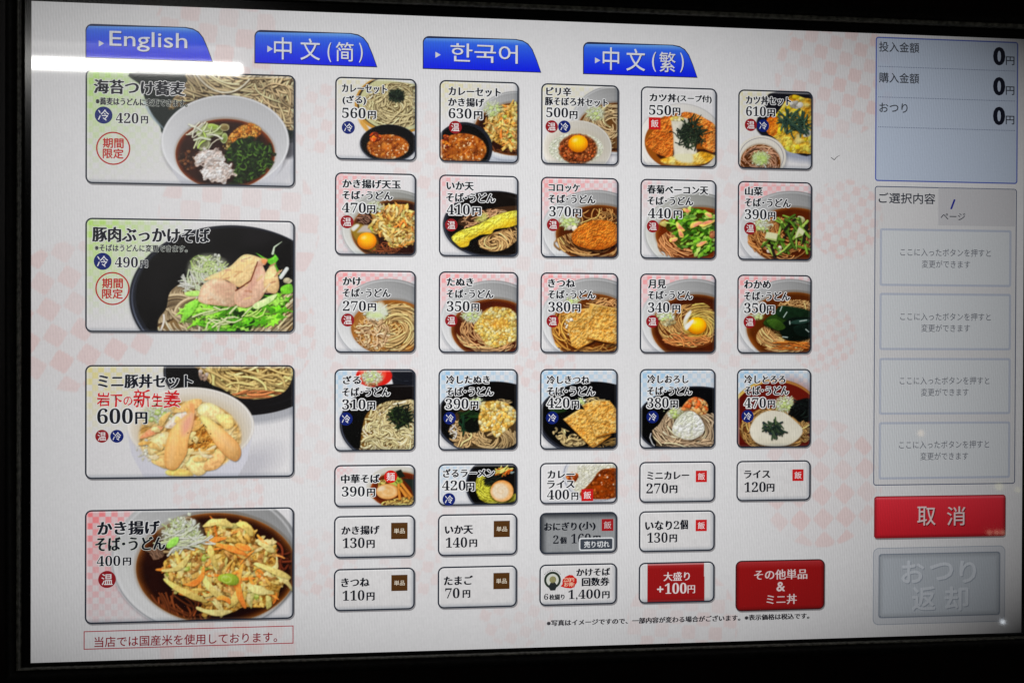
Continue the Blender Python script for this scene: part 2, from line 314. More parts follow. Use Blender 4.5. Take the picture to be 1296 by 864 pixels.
def dish_katsudon(p):
    p.wood(); o = (440, 560, 430, 380); p.mul(p.ell(440, 580, 440, 390, 0, 20)*.3, (.6, .6, .65)); m = p.ell(*o)
    p.put(m, np.array((226, 222, 216))*np.clip(1-.08*(p.X-440)/430, .8, 1.1)[..., None])
    e = p.er(*o); p.put(np.clip(1-np.abs(e-.985)/.015, 0, 1)*m*.6, (150, 150, 156)); p.put(np.clip(1-np.abs(e-.9)/.015, 0, 1)*m*np.clip((p.Y-560)/300, 0, 1)*.4, (170, 168, 166))
    f = p.ell(450, 560, 370, 285); p.put(f, (150, 84, 26)); p.put(p.poly([(200, 690), (330, 770), (660, 800), (780, 700), (790, 640), (300, 640)], soft=8), (60, 30, 16))
    a = p.poly([(90, 560), (160, 460), (250, 340), (345, 325), (360, 690), (250, 700), (130, 630)], soft=4); p.fried(a, [(170, 74, 22), (226, 144, 62)], 30, 7)
    b = p.poly([(450, 290), (560, 275), (680, 330), (790, 420), (790, 650), (690, 640), (600, 520)], soft=4); p.fried(b, [(176, 82, 26), (228, 158, 78)], 30, 17)
    c = p.poly([(345, 325), (430, 320), (520, 350), (540, 520), (600, 660), (560, 780), (400, 760), (370, 640), (365, 500)], soft=10); p.put(c, (228, 222, 204)); p.img += ((p.noise(50, 5, 3)-.5)*40*c)[..., None]
    d = p.poly([(240, 740), (400, 700), (560, 690), (640, 660), (760, 690), (770, 720), (640, 790), (330, 790)], soft=12); fluffy(p, d, [(206, 150, 40), (248, 228, 140)], 60, 27, .7)
    g = p.poly([(370, 700), (470, 680), (560, 690), (550, 770), (420, 760)], soft=24); p.put(g, (230, 226, 190))
    p.lumps(p.ell(400, 335, 70, 25), 14, 22, [(236, 226, 180), (236, 214, 110)], shadow=.2)
    nori(p, 540, 470, 115, 105, 80, 95, 11, ((46, 58, 44), (34, 44, 36), (66, 80, 60), (40, 50, 42))); p.shreds(540, 470, 170, 150, 50, 85, 10, [(62, 76, 56), (46, 58, 46), (40, 48, 42)], shadow=.3)
def dish_katsudon_set(p):
    p.checks(46, YELL, 900, 500, .6); p.wood()
    p.put(p.poly([(380, 60), (800, 40), (800, 640), (560, 640), (260, 470), (230, 330), (330, 150)], soft=8), (28, 28, 36))
    p.mul(p.poly([(500, 640), (800, 640), (800, 740), (560, 720)], soft=60)*.8, (.62, .66, .75))
    m = p.poly([(440, 250), (560, 90), (690, 110), (800, 180), (800, 620), (680, 660), (540, 640), (420, 520), (330, 440), (340, 340)], soft=4)
    p.put(m, (170, 110, 20)); a = p.poly([(330, 320), (420, 300), (440, 420), (400, 490), (330, 450)]); p.fried(a, [(170, 70, 14), (232, 130, 46)], 34, 7)
    fluffy(p, m, [(182, 124, 30), (236, 216, 96)], 60, 5, .9); p.put(m*np.clip((p.noise(90, 15, 2)-.55)*4, 0, .7), (238, 232, 170)); p.lumps(m, 40, 28, [(240, 214, 50), (236, 200, 40), (230, 214, 90), (206, 206, 80)], .6, .18, .15)
    p.fried(a*.8, [(170, 70, 14), (236, 140, 50)], 34, 7); p.lumps(p.ell(620, 180, 70, 40), 14, 30, [(232, 228, 216), (240, 238, 230)], shadow=.2)
    p.lumps(p.ell(720, 460, 50, 40), 8, 30, [(226, 224, 214)], shadow=.2)
    p.shreds(600, 350, 130, 110, 64, 130, 14, [(70, 96, 78), (54, 78, 64), (86, 112, 88), (50, 72, 66)], shadow=.45)
    o = (275, 700, 245, 215); p.mul(p.ell(290, 710, 250, 215, 0, 20)*.4, (.5, .5, .5)); m = p.ell(*o); p.put(m, (228, 222, 210)); e = p.er(*o)
    p.put(np.clip(1-np.abs(e-.89)/.018, 0, 1)*m*.85, (70, 70, 90)); p.put(p.ell(270, 750, 205, 185), (206, 200, 188))
    s = broth(p, (265, 760, 200, 185), (110, 60, 24)); p.noodles(s, 70, 12, 150, ('swirl', 265, 770), (206, 160, 130), (110, 64, 44), .8, 1)
    scallion(p, (270, 715, 90, 75), 60, 1, 6); p.put(p.ell(260, 710, 80, 60, 0, 30)*.45, (176, 208, 110))
def hot(p, soup=(600, 585, 400, 270), o=(560, 520, 520, 415), deep=(74, 32, 10), tone=1.0):
    p.checks(45, PINK, 1300, 560, .95, 20, 50); p.wood(); white_bowl(p, o, soup, tone, 0, deep)
def dish_kakiage_egg(p):
    p.checks(45, PINK, 700, 900, .8, 20, 50); p.wood(); white_bowl(p, (590, 570, 500, 385), (640, 600, 450, 310), .98, .03, (52, 20, 8))
    p.put(p.poly([(190, 590), (260, 520), (400, 600), (460, 720), (440, 800), (380, 800), (270, 740)], soft=20), (150, 120, 40))
    p.put(p.poly([(190, 570), (240, 530), (270, 545), (215, 600)], soft=10), (226, 226, 220)); p.put(p.poly([(250, 610), (320, 540), (400, 560), (400, 610), (300, 610)], soft=16), (190, 178, 168))
    p.noodles(p.ell(520, 770, 160, 60), 26, 16, 160, ('dir', .7), (150, 84, 50), (50, 22, 12)); p.noodles(p.ell(310, 480, 70, 50), 14, 14, 110, ('dir', .4), (170, 130, 110), (60, 36, 26))
    m = p.poly([(390, 520), (430, 440), (530, 350), (620, 335), (740, 340), (760, 400), (830, 420), (830, 680), (740, 745), (620, 765), (560, 740), (540, 680), (430, 610), (385, 570)])
    kakiage(p, m, 46, .95); scallion(p, (420, 360, 90, 50), 40, 1, 3)
    yolk(p, 345, 698, 95, 84, (246, 180, 30), (222, 122, 10))
def dish_squid_tempura(p):
    p.checks(45, PINK, 420, 500, .8, 20, 50); p.wood()
    black_bowl(p, (590, 520, 510, 335), (610, 515, 490, 318), (20, 14, 12))
    m = p.ell(620, 440, 400, 90, -.15); p.put(m*.5, (110, 70, 40)); p.noodles(p.poly([(230, 530), (300, 440), (480, 370), (640, 370), (720, 390), (560, 450), (300, 560)]), 40, 14, 150, ('dir', -.3), (214, 170, 130), (110, 60, 36), .5, .7)
    n = p.poly([(430, 720), (470, 650), (700, 560), (830, 530), (830, 650), (740, 740), (640, 780), (520, 780)]); p.put(n*.6, (110, 70, 36)); p.noodles(n, 75, 17, 170, ('swirl', 590, 700), (228, 190, 132), (112, 66, 30), .5, .5)
    p.put(p.poly([(400, 480), (470, 410), (520, 420), (500, 490)], soft=30)*.7, (196, 206, 110))
    P = [(165, 650), (215, 600), (280, 570), (360, 545), (470, 500), (600, 430), (720, 395), (840, 385), (840, 500), (740, 545), (600, 565), (560, 610), (460, 620), (400, 650), (350, 680), (330, 730), (260, 745), (200, 700)]
    p.mul(p.poly(np.array(P)+(6, 26), soft=24)*.7, (.3, .2, .12)); m = p.poly(P, soft=3); p.fried(m, [(222, 204, 58), (242, 234, 104)], 40, 4)
    y0 = 690-.42*p.X; p.put(m*np.clip((p.Y-(y0+60))/70, 0, 1)*.55, (206, 150, 16)); p.put(m*np.clip(((y0-40)-p.Y)/60, 0, 1)*.35, (250, 246, 140))
    p.put(np.clip(1-np.abs(p.er(590, 520, 470, 290)-1)/.008, 0, 1)*np.clip((p.X-650)/200, 0, 1)*np.clip((500-p.Y)/100, 0, 1)*.7, (180, 180, 180))
def dish_croquette(p):
    hot(p, (610, 600, 430, 290), (570, 560, 530, 400), (96, 44, 10))
    p.noodles(p.ell(640, 470, 250, 130), 34, 13, 230, ('dir', .5), (206, 160, 100), (96, 50, 16), 1.0, 1)
    p.noodles(p.ell(540, 700, 380, 130), 75, 17, 260, ('swirl', 580, 600), (206, 160, 104), (84, 44, 16), .3, .35)
    scallion(p, (320, 475, 110, 65), 60, 1.1, 7); p.lumps(p.ell(345, 540, 50, 30), 6, 32, [(228, 220, 200)], shadow=.3)
    P = [(340, 640), (350, 580), (430, 510), (540, 465), (660, 460), (760, 490), (800, 560), (800, 660), (740, 720), (620, 755), (480, 740), (370, 700)]
    p.mul(p.poly(np.array(P)+(0, 34), soft=26)*.75, (.25, .14, .08)); m = p.poly(P, soft=3); p.fried(m, [(176, 84, 22), (224, 148, 58)], 24, 6)
    p.put(m*np.clip((p.Y-640-60*np.sin((p.X-340)/460*3.14))/60, 0, 1)*.6, (130, 54, 8))
def dish_greens_bacon(p):
    p.checks(45, PINK, 330, 420, .7, 20, 50); p.wood(); white_bowl(p, (590, 560, 510, 390), (620, 590, 430, 275), .97, .03, (130, 52, 14))
    p.noodles(p.ell(420, 690, 210, 150), 60, 15, 250, ('swirl', 640, 560), (216, 160, 110), (130, 58, 22), .3, .4)
    p.blob(275, 480, 38, 32, 0, (206, 190, 110), .3, .3)
    m = p.poly([(300, 540), (330, 440), (470, 370), (560, 330), (680, 350), (790, 440), (790, 660), (740, 780), (620, 790), (560, 720), (440, 720), (370, 660), (420, 600)])
    p.put(m*.8, (50, 64, 16)); R = p.rng
    for i in range(150):
        x, y = p.pick(m, 1)[0]; a = R.uniform(-1.2, .7); l = R.uniform(50, 125); w = R.uniform(9, 24); c, s = math.cos(a), math.sin(a)
        col = [(84, 136, 34), (112, 164, 48), (56, 100, 24), (136, 178, 70), (168, 190, 100), (92, 136, 56), (44, 78, 22)][R.randint(7)]
        loc = [(-.5, 0), (-.25, -.8), (0, -.5), (.2, -1), (.5, 0), (.2, .7), (0, .5), (-.3, .9)]
        p.leaf([(x+u*l*c-v*w*s, y+u*l*s+v*w*c) for u, v in loc], col, shadow=.45, seed=i)
    for (x, y, r, rt) in [(440, 510, 50, .9), (650, 680, 46, -.5), (700, 470, 70, -.3), (600, 490, 60, -.5), (500, 350, 30, .4), (720, 400, 36, .6), (440, 580, 40, 1.2), (370, 640, 36, -.3)]:
        col = [(234, 150, 110), (226, 190, 90)][int(r) % 4 == 0]
        chunk(p, x, y, r*2.3, 44, rt, (228, 190, 96), int(x), .4); chunk(p, x+4, y-2, r*1.5, 30, rt, (234, 146, 112), int(y), 0)
    p.lumps(p.ell(760, 590, 40, 40), 6, 26, [(180, 110, 70)], shadow=.4)
def dish_mountain_veg(p):
    hot(p, (590, 590, 430, 285), (570, 540, 530, 400), (104, 44, 12))
    p.noodles(p.ell(470, 620, 330, 220), 110, 15, 240, ('swirl', 560, 560), (208, 150, 92), (104, 50, 20), .5, .5); p.lumps(p.ell(400, 720, 140, 40), 8, 18, [(236, 226, 210)], shadow=.3)
    scallion(p, (290, 480, 90, 60), 40, 1, 4); p.lumps(p.ell(650, 430, 60, 40), 10, 34, [(222, 220, 170), (206, 214, 140)], shadow=.3)
    for i in range(46):
        x = p.rng.uniform(330, 740); y = p.rng.uniform(400, 720); a = [.5, -1.1, 1.3, -.8, 1.0][p.rng.randint(5)]+p.rng.randn()*.2; l = p.rng.uniform(90, 180)
        if x < 460 and y < 560: continue
        c = np.array([(120, 154, 60), (92, 128, 44), (150, 176, 84), (70, 100, 36), (40, 34, 28)][p.rng.randint(5)], float)
        p.strand([(x-l/2*math.cos(a), y-l/2*math.sin(a)), (x, y+p.rng.randn()*8), (x+l/2*math.cos(a), y+l/2*math.sin(a))], p.rng.uniform(16, 32), np.clip(c*1.25, 0, 250), c*.5, None, .5)
    for P in ([(330, 545), (440, 565), (425, 640), (310, 610)], [(650, 495), (710, 540), (690, 580), (610, 610), (625, 560)]):
        p.mul(p.poly(np.array(P)+(4, 18), sm=False, soft=16)*.6, (.2, .18, .1)); p.put(p.poly(P, sm=False, soft=5), (222, 222, 178)); p.put(p.poly(np.array(P)+(0, 60), sm=False, soft=5)*p.poly(P, sm=False, soft=5), (170, 186, 110))
def dish_plain(p):
    hot(p, (590, 600, 400, 275), (560, 535, 525, 420), (176, 112, 44))
    m = p.ell(560, 620, 350, 235); p.put(m*.6, (170, 120, 66)); p.noodles(m, 60, 17, 200, ('dir', .4), GOLD_L, GOLD_D, .8, 1)
    p.noodles(p.ell(650, 590, 240, 240), 120, 16, 300, ('swirl', 610, 580), (236, 206, 146), (140, 92, 40), .2, .25)
    p.noodles(p.ell(400, 660, 180, 160), 60, 18, 130, ('dir', .3), (238, 208, 166), (150, 84, 34), .9, 1)
    scallion(p, (440, 440, 130, 70), 50, 1.3, 5); p.put(p.poly([(350, 500), (480, 340), (550, 440), (500, 510), (420, 520)], soft=24)*.75, (226, 228, 216)); p.put(p.ell(440, 480, 60, 25, 0, 20)*.5, (190, 214, 120))
def dish_tempura_bits(p):
    hot(p, (590, 600, 425, 300), (570, 530, 520, 415), (92, 34, 10))
    p.noodles(p.ell(560, 640, 340, 200), 100, 15, 240, ('swirl', 600, 600), (222, 178, 126), (100, 46, 20), .5, .5)
    scallion(p, (380, 470, 120, 70), 60, 1, 4)
    m = p.poly([(390, 590), (450, 490), (520, 400), (650, 380), (780, 420), (830, 520), (830, 680), (740, 740), (600, 780), (500, 740), (450, 660)], soft=14)
    p.put(m*.85, (206, 160, 76)); p.lumps(m, 420, 15, [(244, 226, 146), (248, 234, 172), (238, 210, 110), (242, 214, 124), (230, 186, 84)], .65, .2, .3)
    p.put(p.ell(620, 550, 80, 45, 0, 40)*.35, (240, 150, 40))
def dish_fried_tofu(p):
    hot(p, (560, 590, 420, 340), (560, 510, 530, 420), (120, 60, 16))
    p.noodles(p.ell(300, 610, 150, 230), 50, 17, 240, ('swirl', 560, 560), (222, 166, 84), (120, 60, 16), .4, .5); p.noodles(p.poly([(430, 380), (600, 290), (800, 320), (800, 390), (500, 400)]), 26, 15, 170, ('dir', -.1), (214, 166, 110), (100, 50, 22), .9, .8)
    p.noodles(p.poly([(360, 800), (800, 730), (800, 820), (400, 830)]), 20, 15, 200, ('dir', -.1), (200, 150, 80), (90, 46, 18), .5, .4); scallion(p, (350, 320, 70, 30), 20, 1, 2)
    tofu_sheet(p, [(270, 470), (440, 400), (530, 390), (560, 720), (400, 800), (345, 770)], 1, 2); tofu_sheet(p, [(520, 350), (790, 395), (800, 745), (700, 735), (485, 690)], 1, 8)
    p.lumps(p.ell(320, 570, 50, 90), 8, 15, [(250, 240, 220)], shadow=.3)
def dish_egg(p):
    hot(p, (590, 570, 440, 330), (560, 500, 520, 415), (88, 36, 10))
    m = p.ell(540, 560, 320, 220); p.put(m*.6, (120, 66, 28)); p.noodles(m, 120, 13, 280, ('swirl', 600, 540), (222, 176, 112), (106, 54, 20), .3, .35)
    p.noodles(p.ell(620, 510, 170, 190), 60, 12, 280, ('swirl', 610, 560), (222, 192, 110), (120, 74, 24), .15, .2); p.noodles(p.ell(500, 690, 240, 70), 30, 14, 300, ('dir', .15), (226, 150, 90), (110, 46, 18), .3, .3)
    scallion(p, (290, 460, 90, 45), 40, 1, 3); p.lumps(p.ell(320, 520, 80, 40), 18, 18, [(200, 190, 150), (180, 160, 110)], shadow=.3)
    p.put(p.poly([(470, 520), (490, 450), (540, 400), (545, 430), (510, 500), (500, 590), (480, 580)], soft=8), (236, 236, 234)); p.put(p.ell(600, 560, 125, 105, 0, 30)*.5, (200, 170, 60))
    yolk(p, 603, 552, 95, 84, (250, 206, 24), (230, 136, 8)); p.put(p.poly([(490, 545), (560, 490), (570, 510), (520, 580), (495, 590)], soft=8), (240, 240, 236))
def dish_seaweed(p):
    hot(p, (600, 560, 470, 350), (560, 500, 525, 420), (110, 52, 12))
    p.noodles(p.ell(520, 660, 290, 160), 110, 13, 300, ('swirl', 560, 560), (230, 186, 126), (126, 64, 24), .25, .35); p.noodles(p.ell(620, 345, 190, 60), 40, 13, 200, ('dir', .2), (226, 186, 130), (126, 74, 30), .6, .5)
    p.noodles(p.ell(560, 740, 220, 50), 30, 13, 260, ('dir', .1), (216, 130, 60), (116, 50, 14), .3, .3); scallion(p, (240, 450, 60, 35), 16, 1, 2)
    p.mul(p.poly([(300, 520), (420, 420), (500, 350), (700, 380), (780, 440), (780, 660), (560, 690), (400, 600)], soft=30)*.8, (.2, .2, .12))
    for i, (P, c) in enumerate([([(300, 520), (360, 450), (460, 420), (560, 500), (480, 580), (380, 570)], (38, 62, 22)), ([(420, 420), (470, 350), (600, 360), (760, 400), (790, 470), (640, 470), (520, 480)], (24, 46, 28)),
            ([(460, 560), (560, 470), (700, 460), (790, 480), (790, 640), (680, 690), (540, 690), (480, 640)], (12, 22, 16)), ([(560, 520), (620, 490), (740, 480), (750, 510), (640, 530)], (40, 64, 56)), ([(330, 500), (430, 480), (520, 560), (430, 590)], (56, 84, 30)),
            ([(600, 560), (700, 530), (780, 560), (760, 650), (640, 640)], (16, 30, 24))]):
        p.leaf(P, c, shadow=.5, seed=i+2, light=1.1)
    for (x, y, l, a) in [(500, 460, 60, -1.0), (465, 400, 50, -1.2), (560, 500, 30, 1.5), (490, 655, 50, .1), (660, 500, 70, -.15), (720, 580, 40, .7)]:
        p.strand([(x, y), (x+l*math.cos(a), y+l*math.sin(a))], 10, (210, 222, 216), (120, 140, 130), None, 0)
def cold(p, o=(600, 520, 600, 400), inner=None, col=(16, 14, 15), a=.95):
    p.checks(45, BLUE, 1300, 600, a, 20, 40); p.wood(); return black_bowl(p, o, inner, col)
def dish_zaru(p):
    p.checks(45, BLUE, 330, 560, .95, 20, 40); p.wood(); p.img -= ((p.Y > 450)*np.clip(p.Y-450, 0, 300)/300*np.array((10, 4, 0))[:, None, None]).transpose(1, 2, 0) if False else 0
    p.put(p.poly([(580, 30), (840, 30), (840, 200), (640, 190), (600, 130)], soft=6), (26, 28, 36)); p.put(np.clip(1-np.abs(p.er(740, 60, 140, 80)-1)/.02, 0, 1)*.6, (90, 96, 106))
    p.put(p.ell(420, 90, 180, 110), (206, 40, 30)); p.put(p.ell(410, 70, 130, 90), (226, 80, 60)); scallion(p, (400, 105, 110, 75), 70, 1, 3); p.lumps(p.ell(400, 180, 60, 20), 14, 14, [(190, 130, 90), (220, 200, 170)], shadow=.3)
    black_bowl(p, (640, 570, 560, 400), (650, 560, 545, 385), (16, 12, 12))
    p.put(p.poly([(600, 190), (840, 185), (840, 195), (620, 200)], soft=3)*.5, (90, 90, 96))
    m = p.poly([(290, 780), (300, 640), (340, 480), (430, 400), (560, 345), (660, 340), (840, 370), (840, 840), (320, 840)], soft=6); p.put(m, (128, 94, 44))
    p.noodles(m, 190, 17, 260, ('dir', -.3), CREAM_L, CREAM_D, .5, .9)
    for c in [(400, 640), (520, 650), (700, 690), (370, 780), (560, 780)]: p.noodles(p.ell(c[0], c[1], 100, 90)*m, 26, 16, 260, ('swirl', c[0], c[1]), (244, 230, 178), (150, 112, 60), .15, .2)
    nori(p, 690, 490, 110, 100, 110, 85, 11, ((30, 46, 30), (22, 32, 24), (56, 74, 40), (20, 26, 22)))
def dish_cold_tempura_bits(p):
    cold(p, (590, 520, 580, 375), (600, 510, 565, 358), (14, 12, 12))
    m = p.poly([(200, 480), (260, 430), (400, 400), (600, 330), (760, 400), (815, 560), (800, 760), (640, 810), (380, 810), (250, 760), (140, 650), (170, 570)]); p.put(m*.6, (110, 84, 50))
    p.noodles(p.ell(600, 700, 240, 120), 90, 18, 300, ('swirl', 560, 700), (206, 178, 130), (96, 70, 40), .25, .3); p.noodles(p.ell(290, 660, 150, 150), 50, 16, 180, ('dir', .7), (212, 180, 130), (96, 64, 34), .8, .8)
    p.noodles(p.ell(650, 350, 120, 30), 14, 14, 150, ('dir', .4), (200, 176, 130), (90, 70, 40))
    s = p.poly([(240, 560), (290, 450), (440, 430), (500, 470), (450, 560), (440, 640), (330, 650)], soft=8); p.put(s, (14, 18, 14)); p.shreds(360, 480, 100, 30, 16, 130, 16, [(34, 60, 30), (26, 44, 24)], 0, .5); p.shreds(290, 560, 20, 70, 8, 120, 14, [(30, 60, 40)], 1.5, .3)
    m = p.poly([(440, 520), (460, 430), (440, 370), (560, 340), (700, 360), (800, 430), (810, 530), (700, 640), (620, 700), (560, 640), (470, 640)], soft=12); p.put(m*.85, (196, 146, 60)); p.lumps(m, 320, 19, [(250, 232, 160), (248, 222, 130), (242, 200, 96), (248, 238, 190), (234, 180, 84)], .65, .2, .3)
    scallion(p, (420, 340, 70, 30), 24, 1, 2); p.noodles(p.ell(190, 640, 40, 80), 10, 14, 90, ('dir', 1.2), (222, 216, 200), (80, 66, 54), 1, 1)
def dish_cold_fried_tofu(p):
    cold(p, (560, 530, 560, 375), (580, 515, 545, 355), (14, 14, 16))
    m = p.poly([(120, 620), (200, 600), (420, 700), (480, 780), (300, 800), (220, 740)]); p.noodles(m, 34, 22, 130, ('dir', .6), (214, 192, 140), (80, 60, 34), .8, 1); p.noodles(p.poly([(480, 790), (790, 700), (790, 780), (560, 820)]), 18, 15, 200, ('dir', -.3), (150, 120, 70), (50, 36, 22)); p.noodles(p.poly([(440, 350), (560, 310), (680, 340), (500, 380)]), 18, 14, 170, ('dir', .2), (210, 190, 140), (90, 70, 40))
    scallion(p, (440, 350, 40, 30), 12, 1, 2); p.leaf([(120, 440), (220, 400), (300, 440), (200, 470)], (30, 50, 24))
    tofu_sheet(p, [(260, 530), (420, 430), (540, 440), (740, 690), (560, 815), (530, 800)], 1, 3); tofu_sheet(p, [(450, 390), (560, 345), (720, 345), (790, 430), (790, 660), (580, 705), (545, 600)], 1, 11)
def dish_cold_radish(p):
    cold(p, (600, 570, 600, 360), (600, 570, 585, 345), (13, 13, 16))
    m = p.poly([(160, 660), (230, 590), (330, 450), (480, 420), (700, 480), (780, 500), (785, 780), (560, 825), (240, 810), (200, 760)]); p.put(m*.7, (110, 88, 62)); p.noodles(m, 130, 18, 280, ('swirl', 510, 600), (210, 186, 154), (104, 80, 56), .3, .35)
    p.noodles(p.ell(500, 770, 280, 50), 40, 17, 280, ('dir', .05), (204, 178, 146), (100, 76, 52), .3, .3)
    scallion(p, (400, 480, 80, 60), 40, 1, 4); m = p.poly([(450, 440), (540, 330), (640, 330), (710, 390), (700, 480), (600, 490), (540, 450)], soft=8); p.put(m*.7, (200, 120, 60)); p.lumps(m, 80, 22, [(238, 150, 84), (232, 110, 50), (240, 190, 120), (236, 204, 150)], .5, .35)
    p.mul(p.ell(530, 610, 175, 150, 0, 30)*.5, (.4, .35, .3)); m = p.poly([(365, 650), (390, 560), (470, 480), (560, 460), (640, 530), (680, 620), (650, 690), (540, 740), (420, 710)], soft=8); p.put(m, (232, 232, 224)); p.img += ((p.noise(34, 6, 3)-.5)*46*m)[..., None]
    fluffy(p, m, [(204, 206, 186), (242, 242, 238)], 40, 9, .7); p.lumps(m*(p.Y > 560), 30, 18, [(240, 240, 226), (230, 232, 204), (242, 242, 238)], .6, .08, .1); p.put(m*np.clip((p.Y-640)/110, 0, 1)*.4, (196, 186, 150))
    p.strand([(150, 680), (140, 720), (165, 780), (185, 800)], 11, (230, 230, 230), (120, 120, 120), None, 0)
def dish_cold_yam(p):
    p.checks(45, BLUE, 1300, 600, .95, 20, 40); p.wood(); o = (420, 560, 480, 420); p.put(p.ell(*o), (206, 176, 92)); p.put(np.clip(1-np.abs(p.er(*o)-.99)/.01, 0, 1)*.6, (110, 90, 50)); p.put(p.ell(425, 560, 455, 390), (92, 22, 16)); p.put(p.ell(520, 380, 330, 240, 0, 120)*.5, (120, 36, 22))
    m = p.ell(410, 640, 350, 220); p.put(m*.9, (110, 72, 36)); p.noodles(m, 130, 16, 180, ('swirl', 410, 620), (196, 156, 96), (84, 52, 26), .8, .9)
    scallion(p, (520, 390, 110, 80), 60, 1.1, 6); s = p.poly([(560, 470), (620, 370), (720, 330), (770, 360), (770, 540), (680, 570), (600, 520)], soft=10); p.put(s, (16, 18, 18)); p.shreds(680, 450, 90, 100, 40, 80, 14, [(20, 24, 24), (30, 40, 36), (14, 16, 16)], shadow=.3)
    p.noodles(p.ell(710, 660, 70, 110), 26, 16, 130, ('dir', 1), (196, 160, 104), (80, 52, 26), 1, 1)
    P = [(165, 650), (230, 520), (350, 455), (500, 470), (610, 550), (690, 640), (660, 720), (560, 790), (400, 810), (230, 770)]; p.mul(p.poly(np.array(P)+(0, 18), soft=26)*.6, (.35, .25, .15)); m = p.poly(P, soft=8); p.put(m, (230, 224, 206)); p.img += ((p.noise(90, 5, 3)-.5)*26*m)[..., None]; p.put(m*np.clip((p.Y-700)/140, 0, 1)*.35, (190, 178, 140))
    p.shreds(410, 630, 95, 70, 34, 120, 17, [(52, 68, 52), (40, 54, 48), (66, 84, 62), (44, 56, 60)], .6, .9, .35); p.strand([(420, 520), (425, 590)], 14, (90, 110, 70), (50, 66, 44), None, .2); p.strand([(300, 595), (380, 600)], 14, (80, 100, 74), (44, 60, 44), None, .2); p.strand([(430, 740), (400, 660)], 13, (80, 96, 74), (40, 56, 44), None, .2)
def dish_ramen(p):
    q = 1.5; p.checks(48, PINK, 420, 420, .8, 30, 100); p.wood()
    o = (980, 420, 460, 310); p.put(p.ell(*o), (206, 202, 192)); p.put(p.ell(1010, 450, 420, 275), (196, 194, 180)); broth(p, (1010, 470, 430, 270), (120, 46, 12), (170, 80, 30))
    p.noodles(p.poly([(680, 420), (720, 330), (820, 320), (760, 420)]), 20, 20, 130, ('dir', .4), (220, 196, 110), (110, 74, 30)); p.noodles(p.poly([(780, 640), (1230, 560), (1230, 720), (760, 720)]), 70, 24, 150, ('dir', .1), (232, 200, 116), (120, 70, 26), 1, 1)
    p.put(p.poly([(860, 380), (980, 270), (1060, 340), (1000, 420)], soft=20), (176, 186, 90)); p.shreds(1000, 340, 50, 60, 16, 80, 16, [(170, 186, 80), (140, 166, 60)], .6, .5)
    p.put(p.poly([(960, 190), (1035, 160), (1100, 270), (1010, 290)], sm=False, soft=4), (30, 36, 26)); p.put(p.poly([(1060, 300), (1230, 310), (1230, 560), (1180, 430)], sm=False, soft=14), (34, 44, 38))
    p.mul(p.ell(840, 505, 175, 120, 0, 30)*.5, (.4, .25, .15)); m = p.ell(835, 490, 168, 115); p.put(m, (222, 176, 116)); p.img += ((p.noise(60, 5, 3)-.5)*60*m)[..., None]
    t = p.er(830, 490, 168, 115); an = np.arctan2(p.Y-490, p.X-830); p.put(m*np.clip(np.sin(t*12+an)*.9-.3, 0, 1)*.55, (244, 222, 180)); p.put(m*np.clip((t-.8)/.2, 0, 1)*.6, (190, 110, 40)); p.put(p.ell(740, 450, 60, 30, -.3, 20)*.6, (238, 232, 216))
    for (a, b, c, d) in [(1000, 390, 1020, 600), (1050, 380, 1190, 560), (1060, 470, 1160, 590), (1030, 440, 1110, 560)]: p.strand([(a, b), ((a+c)/2, (b+d)/2), (c, d)], 44, (226, 156, 70), (130, 66, 18), None, .5)
def dish_cold_ramen(p):
    p.checks(50, BLUE, 700, 700, .8, 30, 60); p.wood(); black_bowl(p, (960, 400, 490, 440), (970, 400, 470, 420), (16, 14, 14))
    m = p.poly([(625, 460), (640, 290), (720, 260), (840, 380), (1000, 560), (1230, 520), (1230, 620), (900, 670), (700, 620)], soft=8); p.put(m, (150, 140, 26)); p.noodles(m, 150, 17, 160, ('swirl', 900, 440), (230, 224, 84), (130, 124, 20), .6, .6); p.put(p.ell(1120, 620, 120, 50, 0, 50)*.6, (60, 60, 16))
    p.shreds(860, 310, 110, 60, 70, 110, 13, [(30, 34, 28), (22, 24, 22), (44, 52, 40)], -.4, .9, .3)
    p.shreds(1040, 190, 90, 45, 40, 110, 20, [(236, 196, 90), (226, 140, 50), (240, 214, 120), (214, 110, 40)], -.3, .6, .4); p.lumps(p.ell(1165, 210, 30, 22), 6, 14, [(150, 170, 170)], shadow=0)
    m = p.ell(1010, 485, 172, 160); p.mul(p.ell(1010, 500, 185, 165, 0, 30)*.6, (.3, .25, .1)); p.put(m, (230, 176, 112)); t = p.er(1010, 485, 172, 160); p.put(p.ell(985, 490, 130, 120, 0, 30), (234, 214, 184)); an = np.arctan2(p.Y-490, p.X-1000)
    p.put(m*np.clip(np.sin(t*13-an)*.9-.35, 0, 1)*.5, (214, 170, 120)); p.put(m*np.clip((t-.82)/.18, 0, 1)*np.clip((560-p.Y)/200, .2, 1)*.7, (206, 116, 40)); p.img += ((p.noise(30, 5, 3)-.5)*40*m)[..., None]
